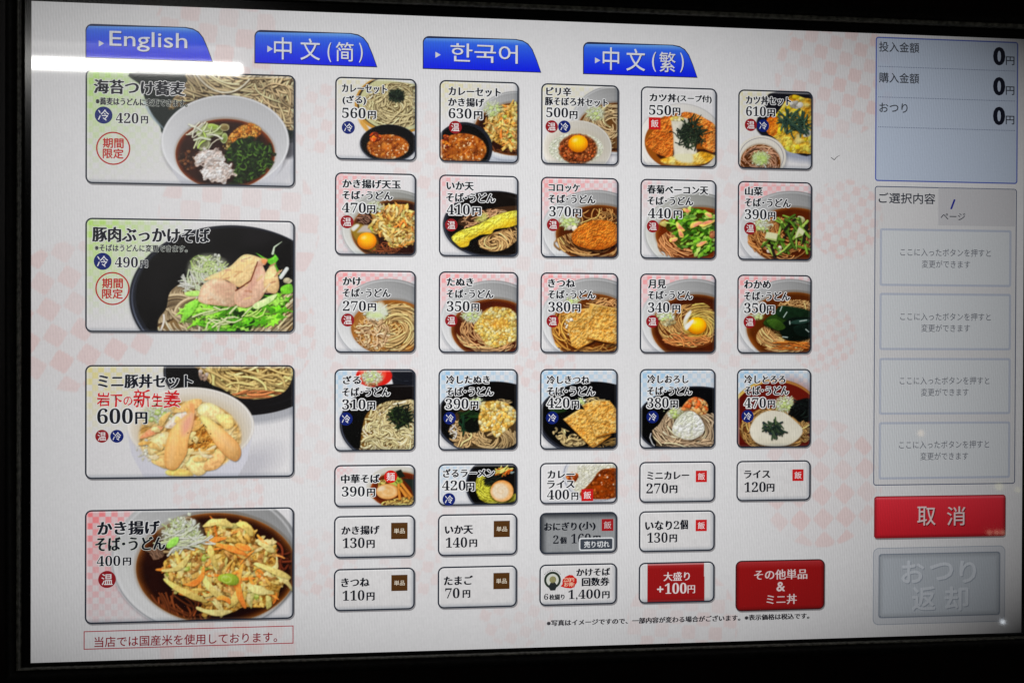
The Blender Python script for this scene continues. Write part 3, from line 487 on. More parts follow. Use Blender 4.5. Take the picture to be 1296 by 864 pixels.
def dish_curry_rice(p):
    p.wood(); p.put(p.ell(900, 250, 520, 400), (206, 208, 214)); p.put(np.clip(1-np.abs(p.er(900, 250, 500, 380)-1)/.012, 0, 1), (80, 84, 100)); p.put(p.ell(910, 250, 470, 350), (224, 220, 212))
    m = p.poly([(600, 200), (660, 90), (1180, 60), (1200, 160), (960, 190), (820, 330), (700, 470), (560, 480), (540, 380)], soft=6); p.put(m, (222, 220, 200)); fluffy(p, m, [(196, 194, 168), (240, 238, 224)], 26, 4, .5); p.lumps(m, 260, 10, [(240, 238, 226), (232, 230, 210)], .5, .1, .1)
    p.lumps(p.poly([(440, 250), (560, 200), (620, 260), (560, 350), (450, 310)], soft=4), 26, 26, [(190, 80, 24), (140, 54, 14), (220, 130, 60)], shadow=.4)
    c = p.poly([(640, 520), (740, 420), (830, 320), (940, 180), (1080, 150), (1200, 180), (1200, 540), (1060, 600), (860, 606), (700, 590)], soft=8); n = p.noise(70, 3, 4); p.put(c, np.array((142, 62, 14))*(.55+.85*n[..., None])); p.lumps(c, 60, 24, [(150, 70, 20), (124, 50, 10), (176, 92, 34)], .6, .3, .35); p.lumps(c, 10, 12, [(246, 214, 190)], shadow=0, spec=.8)
# ---- the four wide buttons (4.713 units per photo dot)
def dish_dip_soba(p):
    p.checks(36, GREEN, 620, 640, .85, 20, 40); p.put(np.clip(1-p.X/420, 0, 1)*np.clip(1-p.Y/420, 0, 1)*.45, (170, 216, 110)); p.wood()
    m = p.poly([(330, 0), (345, 90), (380, 200), (450, 320), (560, 400), (1270, 420), (1270, 0)], soft=2); p.put(m, (34, 42, 40)); p.put(p.poly([(352, 170), (400, 270), (480, 350), (480, 340), (410, 255), (362, 170)], soft=3)*.7, (150, 166, 176))
    p.put(p.poly([(1180, 430), (1270, 400), (1270, 490), (1210, 520)], soft=20)*.8, (70, 70, 76)); p.put(p.ell(1180, 620, 150, 60, -.6, 60)*.4, (176, 178, 188))
    n = p.poly([(510, 230), (560, 130), (620, 60), (660, 10), (1270, 10), (1270, 330), (1180, 320), (1080, 240), (700, 180)], soft=3); p.put(n, (130, 104, 66)); p.noodles(n, 140, 13, 420, ('swirl', 900, -160), (216, 194, 150), (126, 96, 58), .55, .5, .7, .14); p.noodles(n*(p.Y < 170), 110, 13, 420, ('swirl', 960, -60), (230, 210, 168), (132, 102, 62), .5, .5, .65, .12); p.noodles(n*(p.X > 1000), 60, 13, 300, ('dir', 1.0), (222, 200, 158), (126, 96, 58), .55, .4, .65, .12); p.mul(n, (.72+.5*p.noise(90, 8, 2))[..., None].clip(.6, 1)*np.ones(3))
    o = (845, 420, 382, 278); p.mul(p.ell(850, 440, 385, 280, 0, 14)*.45, (.4, .4, .42)); m = p.ell(*o); bm = p.poly([(465, 430), (490, 520), (560, 640), (620, 720), (1080, 720), (1180, 580), (1226, 430)], soft=2, sm=False); p.put(bm, (204, 204, 210))
    g = np.clip(.93-.05*(p.X-845)/380+.1*(p.Y-420)/278, .75, 1.08); p.put(m, np.array((224, 224, 226))*g[..., None]); e = p.er(*o); p.put(np.clip(1-np.abs(e-.98)/.02, 0, 1)*m*.8, (242, 242, 244)); p.put(p.ell(845, 470, 320, 230, 0, 60)*.25, (176, 176, 182))
    s = (845, 495, 296, 210); broth(p, s, (58, 24, 14), (150, 70, 24)); sm = p.ell(*s)
    p.lumps(p.ell(630, 530, 70, 60)*sm, 26, 16, [(96, 54, 30), (60, 34, 20), (130, 84, 50)], shadow=.3, spec=.3)
    r = p.poly([(860, 400), (930, 330), (1000, 310), (1060, 350), (1030, 400), (940, 430), (880, 450)], soft=8); p.put(r*.8, (140, 80, 20)); p.lumps(r, 190, 7.5, [(222, 150, 60), (206, 120, 36), (236, 180, 90)], .7, .3, .3); p.lumps(p.ell(890, 445, 60, 30), 46, 6, [(226, 206, 140), (200, 170, 90)], shadow=.3)
    g = p.poly([(860, 470), (930, 400), (1020, 400), (1110, 450), (1135, 520), (1090, 600), (980, 660), (880, 670), (900, 580), (850, 520)], soft=60); g = np.clip((g+p.noise(26, 31, 3)-.9)*5, 0, 1); p.put(g*.9, (22, 34, 16)); p.lumps(g, 260, 10, [(46, 74, 26), (34, 56, 22), (78, 110, 44), (24, 36, 18), (60, 92, 36)], .4, .4, .12); p.shreds(990, 530, 140, 130, 120, 30, 8, [(70, 104, 40), (40, 62, 26), (92, 126, 52), (28, 44, 22)], shadow=.3, clip=g)
    for (x, y, rx, ry, c) in [(710, 430, 48, 40, (150, 152, 110)), (720, 365, 52, 38, (170, 186, 110)), (800, 350, 40, 30, (160, 176, 96)), (840, 400, 22, 36, (150, 170, 90)), (770, 330, 40, 18, (176, 206, 90)), (840, 335, 34, 24, (150, 130, 80))]:
        p.blob(x, y, rx, ry, .2, c, .4, .2); p.put(np.clip(1-np.abs(p.er(x, y, rx, ry, .2)-.8)/.14, 0, 1)*.75, (220, 226, 190)); p.put(p.ell(x, y+4, rx*.5, ry*.45, .2, 8)*.6, np.array(c)*.7)
    p.shreds(720, 380, 90, 60, 16, 90, 9, [(226, 230, 200), (180, 206, 100), (210, 220, 170)], shadow=.3); p.strand([(660, 410), (700, 396), (755, 408)], 13, (226, 230, 210), (160, 170, 130), None, .3)
    for (x, y, rx, ry) in [(745, 520, 90, 56), (800, 600, 100, 60)]:
        w = p.poly([(x-rx, y+10), (x-rx*.6, y-ry*.8), (x, y-ry), (x+rx*.8, y-ry*.6), (x+rx, y+ry*.2), (x+rx*.5, y+ry), (x-rx*.5, y+ry*.9)], soft=60); w = np.clip((w+p.noise(24, int(y), 3)-.92)*5, 0, 1); p.mul(p.ell(x, y+16, rx*1.05, ry, 0, 20)*.5, (.4, .3, .25)); p.put(w, (216, 206, 196)); fluffy(p, w, [(186, 168, 158), (248, 244, 242)], 30, 4, .9); p.put(w*np.clip((p.Y-y)/ry-.1, 0, 1)*.35, (176, 150, 136)); p.lumps(w, 40, 7, [(248, 246, 242), (240, 234, 230)], .7, .08, .1)
def dish_pork_soba(p):
    p.checks(38, GREEN, 640, 620, .95, 20, 30); p.put(np.clip(1-p.X/500, 0, 1)*np.clip(1-p.Y/560, 0, 1)*.4, (176, 220, 100)); p.wood()
    black_bowl(p, (880, 500, 605, 430), (895, 490, 580, 405), (19, 17, 19), (90, 96, 110)); R = p.rng
    n = p.poly([(450, 640), (500, 560), (520, 470), (600, 410), (700, 400), (760, 720), (480, 720)], soft=3); p.put(n, (140, 112, 74))
    for (cx, cy, a0) in [(620, 470, 0), (560, 610, .5), (690, 620, 1.1)]:
        for k in range(17):
            r = 30+k*6.5+R.randn()*2; P = [(cx+r*1.15*math.cos(t)+R.randn()*2, cy+r*.95*math.sin(t)) for t in np.linspace(a0+2.2, a0+5.6, 12)]
            b = 1+R.randn()*.07; p.strand(smooth_pts(P, 2, False), 14, np.array((232, 214, 176))*b, np.array((140, 110, 74))*b, n, .45)
    p.noodles(n*(p.Y > 560), 46, 14, 200, ('dir', 1.0), (228, 210, 174), (128, 100, 64), .2, .25)
    n = p.poly([(1000, 720), (1100, 560), (1190, 470), (1250, 440), (1250, 720)], soft=3); p.put(n, (130, 104, 66)); p.noodles(n, 80, 14, 220, ('dir', 2.35), (226, 206, 164), (126, 98, 60), .1, .12); p.lumps(p.ell(1220, 400, 26, 18), 6, 20, [(230, 220, 180)], shadow=.3)
    scallion(p, (745, 330, 125, 90), 90, 1.5, 0); p.shreds(690, 420, 110, 50, 50, 90, 8, [(224, 228, 210), (206, 216, 180)], .9, .9, .3)
    for (x, y, r) in [(700, 300, 56), (760, 320, 40)]:
        for k in range(4): p.put(np.clip(1-np.abs(p.er(x, y, r*(1-k*.2), r*.85*(1-k*.2), .3)-1)/.1, 0, 1)*.8, [(156, 190, 90), (222, 232, 170), (180, 206, 110), (226, 236, 190)][k])
    def mizuna(P, col, i): p.leaf(P, col, shadow=.5, seed=i)
    G = [(110, 190, 40), (92, 168, 36), (136, 206, 60), (76, 146, 30), (160, 214, 90)]
    m = p.poly([(600, 560), (680, 520), (860, 540), (1180, 480), (1170, 640), (1050, 680), (780, 715), (680, 660), (590, 640)]); p.put(m*.55, (46, 90, 18))
    for i in range(70):
        x, y = p.pick(m, 1)[0]; a = R.uniform(-.7, .35)+(math.pi if R.rand() < .3 else 0); l = R.uniform(70, 170); w = R.uniform(14, 30); c, s = math.cos(a), math.sin(a)
        loc = [(-.5, -.15), (-.1, -.3), (.05, -1), (.15, -.35), (.3, -1.1), (.36, -.3), (.6, 0), (.34, .3), (.26, 1), (.12, .3), (-.05, .9), (-.15, .25), (-.5, .15)]
        p.leaf([(x+u*l*c-v*w*s, y+u*l*s+v*w*c) for u, v in loc], G[R.randint(5)], shadow=.45, seed=i)
    p.shreds(900, 610, 200, 60, 16, 120, 10, [(214, 232, 170), (190, 222, 120)], -.3, .5, .3)
    for P, c in [([(1030, 235), (1100, 270), (1140, 250), (1130, 230), (1165, 270), (1150, 300), (1180, 370), (1150, 350), (1110, 300)], (96, 172, 50)), ([(1180, 440), (1240, 420), (1250, 470), (1190, 480)], (110, 180, 50)), ([(590, 640), (620, 540), (690, 520), (650, 600)], (130, 196, 70)), ([(610, 470), (690, 460), (690, 490), (620, 490)], (170, 214, 110))]: p.leaf(P, c)
    p.strand([(1130, 240), (1140, 200), (1185, 168)], 15, (226, 234, 220), (150, 190, 120), None, .2, True); p.strand([(1180, 380), (1215, 330)], 24, (240, 242, 240), (170, 180, 170), None, .3)
    pork = [([(720, 400), (760, 370), (870, 320), (960, 245), (1060, 265), (1090, 290), (1030, 340), (1000, 400), (930, 440), (860, 400), (800, 390)], (226, 196, 142)), ([(690, 490), (720, 420), (800, 385), (870, 410), (915, 440), (910, 545), (820, 550), (700, 530)], (210, 176, 146)),
            ([(910, 470), (1000, 400), (1040, 280), (1080, 330), (1100, 420), (1060, 510), (980, 560), (910, 540)], (210, 172, 146)), ([(1090, 350), (1140, 310), (1170, 430), (1140, 480), (1080, 440)], (224, 190, 138)), ([(1060, 270), (1100, 275), (1080, 310)], (222, 150, 100))]
    for i, (P, c) in enumerate(pork): p.leaf(P, c, shadow=.55, seed=20+i, light=1.24, tex=.34, rim=(168, 112, 78))
    for i in range(34):
        x, y = p.pick(p.poly([(690, 490), (800, 380), (960, 250), (1090, 290), (1160, 400), (1060, 500), (900, 540)], sl=None), 1)[0]; a = R.uniform(-1, .2); l = R.uniform(20, 60); p.strand([(x, y), (x+l*math.cos(a), y+l*math.sin(a))], R.uniform(5, 12), [(240, 216, 176), (196, 146, 112), (236, 204, 150), (214, 168, 140)][i % 4], [(222, 190, 146), (180, 128, 96), (216, 176, 120), (196, 150, 124)][i % 4], None, 0, rough=.8)
    m = p.poly([(690, 500), (740, 440), (760, 460), (850, 540), (760, 550)], soft=16); p.put(m*np.clip((p.noise(22, 5, 3)-.4)*4, 0, 1)*.7, (238, 220, 190)); p.put(p.poly([(1000, 400), (1045, 290), (1060, 330), (1020, 440), (940, 510)], soft=22)*.5, (200, 144, 130)); p.put(p.poly([(760, 430), (880, 410), (905, 450), (860, 500)], soft=24)*.4, (192, 142, 122))
    p.strand([(910, 460), (1000, 400), (1040, 290)], 7, (120, 60, 40), (90, 40, 24), None, 0); p.put(p.poly([(780, 390), (870, 340), (960, 280), (1030, 290), (900, 380)], soft=20)*.5, (240, 206, 140)); p.leaf([(1020, 540), (1150, 480), (1130, 520), (1040, 570)], (196, 220, 150))
def dish_pork_bowl_set(p):
    p.checks(36, (226, 210, 110), 560, 480, .85, 20, 40); p.wood(); p.img[:] = p.img*(1-.0)
    p.put(p.ell(960, 70, 480, 262), (22, 20, 22)); p.put(np.clip(1-np.abs(p.er(960, 70, 470, 250)-1)/.01, 0, 1)*np.clip((700-p.X)/200+.15, .1, 1)*.8, (130, 140, 156)); p.mul(p.ell(980, 120, 480, 262, 0, 30)*(1-p.ell(960, 70, 480, 262))*.5, (.5, .52, .56)); p.put(np.clip(1-np.abs(p.er(960, 60, 430, 225)-1)/.006, 0, 1)*np.clip((p.X-900)/300, 0, 1)*np.clip((p.Y-100)/150, 0, 1)*.6, (90, 96, 104))
    n = p.poly([(690, 60), (700, 20), (1250, 20), (1250, 100), (1200, 190), (1080, 230), (930, 225), (830, 170), (760, 140)], soft=3); p.put(n, (120, 90, 46)); p.noodles(n, 70, 15, 260, ('swirl', 980, 60), (222, 196, 130), (116, 82, 40), .2, .25); p.noodles(n, 50, 15, 260, ('dir', .25), (232, 206, 138), (126, 90, 44), .5, .4)
    p.noodles(p.ell(1000, 210, 200, 30)*n, 14, 13, 260, ('dir', -.15), (214, 140, 90), (110, 60, 30), .2, .2); p.lumps(p.ell(720, 70, 30, 60), 10, 15, [(206, 190, 180), (180, 150, 130)], shadow=.3)
    bm = p.poly([(262, 420), (290, 560), (360, 690), (380, 720), (910, 720), (980, 600), (1020, 420)], soft=2, sm=False); p.mul(p.ell(980, 640, 200, 90, -.5, 90)*.35, (.6, .6, .66)); p.put(bm, (214, 213, 222)); o = (645, 395, 378, 232); p.put(p.ell(*o), np.array((228, 220, 208))*np.clip(1-.05*(p.X-645)/378, .8, 1.1)[..., None]); e = p.er(*o); p.put(np.clip(1-np.abs(e-.975)/.025, 0, 1)*p.ell(*o)*.8, (244, 242, 240))
    p.put(p.ell(640, 430, 335, 215, 0, 40)*.5, (196, 176, 140)); f = p.ell(640, 460, 305, 215, 0, 10); fluffy(p, f, [(186, 140, 74), (236, 214, 158)], 46, 6, .8); p.lumps(p.ell(380, 540, 60, 70), 60, 8, [(232, 230, 214), (220, 214, 190)], shadow=.1, spec=.1)
    scallion(p, (450, 320, 90, 55), 50, 1.4, 5); p.fried(p.poly([(600, 440), (640, 330), (700, 350), (800, 480), (850, 560), (760, 660), (620, 600)], soft=8), [(150, 84, 24), (226, 180, 96)], 24, 7)
    pcs = [([(490, 400), (560, 320), (640, 280), (650, 330), (560, 400)], (228, 206, 190)), ([(540, 310), (640, 240), (710, 240), (680, 290), (600, 310)], (226, 180, 116)), ([(690, 320), (700, 270), (770, 260), (860, 330), (840, 390), (760, 350)], (232, 206, 146)), ([(790, 330), (880, 330), (900, 390), (850, 410)], (236, 206, 130)), ([(390, 550), (410, 470), (500, 430), (515, 470), (440, 570)], (230, 208, 150)), ([(340, 470), (400, 410), (480, 395), (440, 440)], (228, 150, 110)),
           ([(610, 620), (640, 580), (720, 570), (740, 660), (680, 690)], (234, 206, 140)), ([(720, 650), (760, 560), (820, 530), (850, 580), (800, 650)], (226, 176, 116)), ([(410, 600), (470, 540), (500, 640), (450, 630)], (226, 186, 120)), ([(500, 660), (600, 650), (660, 690), (520, 690)], (232, 200, 110))]
    for i, (P, c) in enumerate(pcs): p.leaf(P, c, shadow=.4, seed=i+3, tex=.5, rim=(196, 150, 84))
    for i in range(26): x, y = p.pick(p.ell(640, 480, 270, 180), 1)[0]; chunk(p, x, y, p.rng.uniform(50, 100), p.rng.uniform(20, 40), p.rng.uniform(-1.2, 1.2), [(228, 204, 140), (216, 178, 110), (234, 214, 170), (206, 160, 90)][i % 4], i, .4)
    for i, (P, c) in enumerate([([(490, 620), (490, 540), (520, 430), (590, 350), (660, 305), (660, 370), (630, 480), (620, 560), (560, 650), (510, 650)], (230, 178, 108)), ([(700, 345), (740, 340), (820, 400), (920, 490), (945, 560), (910, 605), (840, 560), (770, 470)], (230, 178, 112))]): p.leaf(P, c, shadow=.6, seed=40+i, light=1.22, tex=.18, rim=(196, 118, 62))
    p.put(p.poly([(530, 470), (560, 420), (540, 600), (510, 620)], soft=30)*.4, (246, 206, 150)); p.put(p.poly([(760, 390), (860, 470), (900, 540), (830, 490)], soft=30)*.45, (248, 208, 156)); p.put(p.poly([(590, 370), (660, 310), (650, 400), (600, 450)], soft=40)*.75, (232, 158, 148)); p.put(p.poly([(640, 300), (640, 260), (665, 270), (665, 320)], soft=5), (236, 170, 110)); p.put(p.poly([(640, 560), (680, 545), (760, 550), (700, 565)], soft=6)*.8, (246, 226, 170)); p.lumps(p.ell(700, 470, 80, 90), 14, 4, [(60, 40, 24)], shadow=0, spec=0)
def dish_kakiage_soba(p):
    p.checks(37, (238, 112, 116), 520, 760, 1.0, 25, 36); p.wood()
    white_bowl(p, (740, 330, 570, 440), (800, 380, 480, 330), 1.0, 0, (54, 20, 6)); p.put(p.ell(800, 380, 440, 300, 0, 40)*.25, (30, 10, 4))
    n = p.ell(600, 590, 220, 120)*p.ell(800, 380, 470, 320); p.noodles(n, 40, 15, 240, ('dir', 1.05), (140, 76, 42), (50, 20, 10), .3, .4); p.noodles(p.ell(1180, 320, 70, 120), 18, 15, 150, ('dir', 1.3), (120, 56, 34), (46, 16, 10), .4, .4); p.noodles(p.ell(420, 290, 70, 40), 12, 14, 120, ('dir', .5), (140, 110, 90), (60, 40, 30)); p.noodles(p.ell(620, 280, 150, 40), 16, 18, 220, ('dir', -.2), (190, 164, 120), (96, 66, 40), .2, .2)
    m = p.poly([(490, 400), (520, 310), (700, 250), (740, 190), (730, 120), (840, 100), (900, 130), (960, 100), (1010, 150), (1040, 210), (1140, 215), (1160, 310), (1170, 410), (1235, 430), (1180, 500), (1160, 560), (1080, 610), (960, 610), (900, 640), (800, 655), (700, 630), (740, 560), (640, 540), (540, 500)], soft=4)
    p.mul(p.poly([(500, 430), (700, 300), (1170, 400), (1180, 540), (900, 680), (680, 650)], soft=50)*.5, (.3, .2, .15)); kakiage(p, m, 74, 1.0)
    big = [[(730, 130), (800, 120), (890, 130)], [(920, 120), (990, 130), (1000, 190)], [(1050, 240), (1110, 230), (1130, 290)], [(720, 400), (780, 500), (860, 560)], [(510, 450), (600, 510), (720, 570)], [(1000, 500), (1060, 480), (1140, 540)], [(1050, 360), (1120, 380), (1230, 440)], [(880, 610), (920, 540), (940, 480)], [(700, 620), (790, 620), (880, 640)], [(500, 400), (540, 330), (640, 310)], [(760, 240), (790, 320), (800, 370)]]
    for i, P in enumerate(big):
        P = np.array(P, float); d = P[-1]-P[0]; c = P.mean(0); chunk(p, c[0], c[1], np.hypot(*d)*1.15, p.rng.uniform(30, 46), math.atan2(d[1], d[0]), [(228, 204, 122), (222, 194, 108), (220, 204, 132)][i % 3], i, .45, 1.2)
    for i, P in enumerate([((720, 215), (850, 200)), ((790, 235), (970, 300)), ((610, 480), (720, 370)), ((958, 360), (970, 610)), ((810, 560), (880, 590)), ((920, 240), (1000, 270))]):
        P = np.array(P, float); d = P[1]-P[0]; c = P.mean(0); chunk(p, c[0], c[1], np.hypot(*d)*1.1, 34, math.atan2(d[1], d[0]), (244, 146, 66), i, .45, 1.2)
    p.blob(870, 445, 54, 36, .2, (176, 200, 70), .4, .3); p.put(np.clip(1-np.abs(p.er(860, 445, 34, 24, .2)-.8)/.2, 0, 1)*.7, (212, 224, 130)); p.img += ((p.noise(12, 6, 2)-.5)*22*m)[..., None]
    scallion(p, (590, 170, 130, 95), 120, 1.7, 0); p.shreds(600, 220, 120, 40, 30, 150, 9, [(222, 226, 206), (206, 214, 170)], -.2, .5, .25); p.leaf([(500, 245), (530, 205), (575, 195), (560, 240), (515, 260)], (150, 206, 90)); p.put(np.clip(1-np.abs(p.er(630, 110, 40, 36)-.9)/.09, 0, 1), (230, 234, 220))
K1, K2, K3 = 864/110, 1296/110, 1296/275          # units of the close views used for each size of button
_gx = [362.3+129.75*i for i in range(5)]; _gy = [79.6, 198.7, 320.7, 444.0, 564.0, 627.8, 694.0]
BUTTONS = []   # name, u, v, w, h, dish, view
def _b(col, row, dish, ox, oy): BUTTONS.append(('menu_button', _gx[col], _gy[row], 101, 103.2, dish, (ox, oy, K1)))
for _c, (_d, _o) in enumerate(zip(('curry_zaru', 'curry_kakiage', 'soboro', 'katsudon', 'katsudon_set'), ((420, 95), (550, 100), (680, 104), (805, 108), (928, 110)))): _b(_c, 0, _d, *_o)
for _c, (_d, _o) in enumerate(zip(('kakiage_egg', 'squid_tempura', 'croquette', 'greens_bacon', 'mountain_veg'), ((420, 216), (550, 218), (680, 220), (805, 222), (928, 224)))): _b(_c, 1, _d, *_o)
for _c, (_d, _o) in enumerate(zip(('plain', 'tempura_bits', 'fried_tofu', 'egg', 'seaweed'), ((420, 338), (550, 340), (680, 340), (805, 342), (928, 343)))): _b(_c, 2, _d, *_o)
for _c, (_d, _o) in enumerate(zip(('zaru', 'cold_tempura_bits', 'cold_fried_tofu', 'cold_radish', 'cold_yam'), ((420, 464), (550, 464), (680, 463), (805, 462), (928, 462)))): _b(_c, 3, _d, *_o)
for _c, (_d, _o) in enumerate(zip(('ramen', 'cold_ramen', 'curry_rice'), ((420, 580), (550, 580), (680, 580)))): BUTTONS.append(('menu_button', _gx[_c], _gy[4], 101, 53, _d, _o+(K2,)))
for (_d, _v, _oy) in (('dip_soba', 79.7, 90), ('pork_soba', 260.3, 270), ('pork_bowl_set', 439.2, 455), ('kakiage_soba', 615.7, 638)): BUTTONS.append(('menu_button', 63, _v, 250.3, 139, _d, (105, _oy, K3)))
# ------------------------------------------------------------------ materials
def principled(name):
    m = bpy.data.materials.new(name); m.use_nodes = True
    return m, m.node_tree, m.node_tree.nodes['Principled BSDF']
def N(t, kind, **kw):
    n = t.nodes.new(kind)
    for k, v in kw.items(): setattr(n, k, v)
    return n
def math_node(t, op, a, b=None):
    n = N(t, 'ShaderNodeMath', operation=op)
    for i, v in enumerate((a, b)):
        if v is None: continue
        if hasattr(v, 'links'): t.links.new(v, n.inputs[i])
        else: n.inputs[i].default_value = v
    return n.outputs[0]
def display_material():
    # what the display shows: its own colours sent out through the dot grid of the panel, under glossy glass
    m, t, b = principled('lit_display')
    col = N(t, 'ShaderNodeAttribute', attribute_name='Col'); geo = N(t, 'ShaderNodeNewGeometry'); sep = N(t, 'ShaderNodeSeparateXYZ'); t.links.new(geo.outputs['Position'], sep.inputs[0])
    x, z = sep.outputs[0], sep.outputs[2]
    # fine vertical grain of the panel: two close gratings that beat against each other
    s1 = math_node(t, 'SINE', math_node(t, 'MULTIPLY', x, 2*math.pi/(DOT*3.1)))
    s2 = math_node(t, 'SINE', math_node(t, 'ADD', math_node(t, 'MULTIPLY', x, 2*math.pi/(DOT*4.3)), math_node(t, 'MULTIPLY', z, 900)))
    nz = N(t, 'ShaderNodeTexNoise'); nz.inputs['Scale'].default_value = 9; nz.inputs['Detail'].default_value = 2; t.links.new(geo.outputs['Position'], nz.inputs['Vector'])
    nf = N(t, 'ShaderNodeTexNoise'); nf.inputs['Scale'].default_value = 900; nf.inputs['Detail'].default_value = 1; t.links.new(geo.outputs['Position'], nf.inputs['Vector'])
    w = math_node(t, 'MULTIPLY', math_node(t, 'SUBTRACT', nz.outputs[0], .25), .12)
    g = math_node(t, 'MULTIPLY', math_node(t, 'ADD', s1, math_node(t, 'MULTIPLY', s2, .6)), math_node(t, 'MAXIMUM', w, .01))
    gr = math_node(t, 'MULTIPLY', math_node(t, 'SUBTRACT', nf.outputs[0], .5), .10)
    # edge and corner darkening, panel falloff plus lens vignette, painted into the emission
    zz = math_node(t, 'SUBTRACT', z, ZC); x2 = math_node(t, 'MULTIPLY', x, x); z2 = math_node(t, 'MULTIPLY', zz, zz); edge_dim = None
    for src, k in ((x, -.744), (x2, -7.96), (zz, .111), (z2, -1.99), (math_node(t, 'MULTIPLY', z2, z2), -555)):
        term = math_node(t, 'MULTIPLY', src, k); edge_dim = math_node(t, 'ADD', term, .975 if edge_dim is None else edge_dim)
    f = math_node(t, 'MULTIPLY', edge_dim, math_node(t, 'ADD', math_node(t, 'ADD', 1.0, g), gr))
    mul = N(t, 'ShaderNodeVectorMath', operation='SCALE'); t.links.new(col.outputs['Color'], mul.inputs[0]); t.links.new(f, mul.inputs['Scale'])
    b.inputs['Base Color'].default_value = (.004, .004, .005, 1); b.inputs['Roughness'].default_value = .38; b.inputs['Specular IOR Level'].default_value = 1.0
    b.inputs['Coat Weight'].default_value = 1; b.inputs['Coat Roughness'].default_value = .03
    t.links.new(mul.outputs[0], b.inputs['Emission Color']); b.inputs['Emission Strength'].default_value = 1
    return m
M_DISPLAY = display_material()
def solid(name, col, rough=.5, spec=.3, noise=0, scale=200, bump=0):
    m, t, b = principled(name); b.inputs['Base Color'].default_value = (*col, 1); b.inputs['Roughness'].default_value = rough; b.inputs['Specular IOR Level'].default_value = spec
    geo = N(t, 'ShaderNodeNewGeometry'); n = N(t, 'ShaderNodeTexNoise'); n.inputs['Scale'].default_value = scale; n.inputs['Detail'].default_value = 6; t.links.new(geo.outputs['Position'], n.inputs['Vector'])
    if noise:
        r = N(t, 'ShaderNodeValToRGB'); r.color_ramp.elements[0].position = .35; r.color_ramp.elements[0].color = (*[c*(1-noise) for c in col], 1); r.color_ramp.elements[1].position = .7; r.color_ramp.elements[1].color = (*[c*(1+noise) for c in col], 1)
        t.links.new(n.outputs[0], r.inputs[0]); t.links.new(r.outputs[0], b.inputs['Base Color'])
    if bump:
        bp = N(t, 'ShaderNodeBump'); bp.inputs['Strength'].default_value = bump; bp.inputs['Distance'].default_value = .0005; t.links.new(n.outputs[0], bp.inputs['Height']); t.links.new(bp.outputs[0], b.inputs['Normal'])
    return m
def lamp_material(name, col, strength):
    m, t, b = principled(name); b.inputs['Base Color'].default_value = (.8, .8, .8, 1); b.inputs['Emission Color'].default_value = (*col, 1); b.inputs['Emission Strength'].default_value = strength; return m

# ------------------------------------------------------------------ meshes
def lin(c):
    c = np.asarray(c, float)/255.0
    return np.where(c <= .04045, c/12.92, ((c+.055)/1.055)**2.4)
LAYER = 0.00004              # gap between one printed layer of the display and the next
def at(u, v, d=0):           # display dots -> metres
    u = np.asarray(u, float); return np.stack([(u-640)*DOT, np.full(u.shape, -1.0*d) if np.isscalar(d) else -np.asarray(d, float), ZC+(400-np.asarray(v, float))*DOT], -1)
def link(name, me, mat, parent, origin=None):
    me.materials.append(mat); o = bpy.data.objects.new(name, me); SC.collection.objects.link(o)
    if parent is not None: o.parent = parent; o.matrix_parent_inverse = Matrix.Identity(4)
    return o
def raw_mesh(name, V, F, C=None):
    V = np.asarray(V, np.float32); me = bpy.data.meshes.new(name)
    n = len(F[0]) if isinstance(F, list) and len(F) and len(set(map(len, F))) == 1 else None
    if isinstance(F, np.ndarray): n = F.shape[1]
    if n and len(F):
        F = np.asarray(F, np.int32); me.vertices.add(len(V)); me.vertices.foreach_set('co', V.ravel())
        me.loops.add(F.size); me.loops.foreach_set('vertex_index', F.ravel()); me.polygons.add(len(F))
        me.polygons.foreach_set('loop_start', np.arange(0, F.size, n, dtype=np.int32)); me.update(calc_edges=True)
    else: me.from_pydata([tuple(v) for v in V], [], F); me.update()
    if C is not None:
        C = np.asarray(C, np.float32); a = me.color_attributes.new('Col', 'FLOAT_COLOR', 'POINT')
        q = np.ones((len(V), 4), np.float32); q[:, :3] = C; a.data.foreach_set('color', q.ravel())
    return me
class Sheet:                 # flat printed shapes, each with its own layer and colour, collected into one mesh
    def __init__(s): s.V, s.F, s.C, s.n = [], [], [], 0
    def add(s, V, F, C):
        V = np.asarray(V); s.V.append(V); s.F += [tuple(int(i)+s.n for i in f) for f in F]
        C = np.asarray(C, float); s.C.append(np.broadcast_to(C, (len(V), 3))); s.n += len(V)
    def poly(s, P, col, layer):     # a convex-ish outline in dots
        P = np.asarray(P, float); c = P.mean(0); V = at(np.r_[P[:, 0], c[0]], np.r_[P[:, 1], c[1]], layer*LAYER); n = len(P)
        s.add(V, [(i, (i+1) % n, n) for i in range(n)], lin(col) if np.ndim(col) == 1 else np.vstack([lin(col), lin(np.mean(col, 0))]))
    def ring(s, P, Q, col, layer):  # band between two outlines of equal length
        P, Q = np.asarray(P, float), np.asarray(Q, float); n = len(P); V = at(np.r_[P[:, 0], Q[:, 0]], np.r_[P[:, 1], Q[:, 1]], layer*LAYER)
        s.add(V, [(i, (i+1) % n, n+(i+1) % n, n+i) for i in range(n)], lin(col))
    def build(s, name, parent):
        me = bpy.data.meshes.new(name); V = np.vstack(s.V); me.from_pydata([tuple(map(float, v)) for v in V], [], s.F); me.update()
        a = me.color_attributes.new('Col', 'FLOAT_COLOR', 'POINT'); q = np.ones((len(V), 4), np.float32); q[:, :3] = np.vstack(s.C); a.data.foreach_set('color', q.ravel())
        return link(name, me, M_DISPLAY, parent)
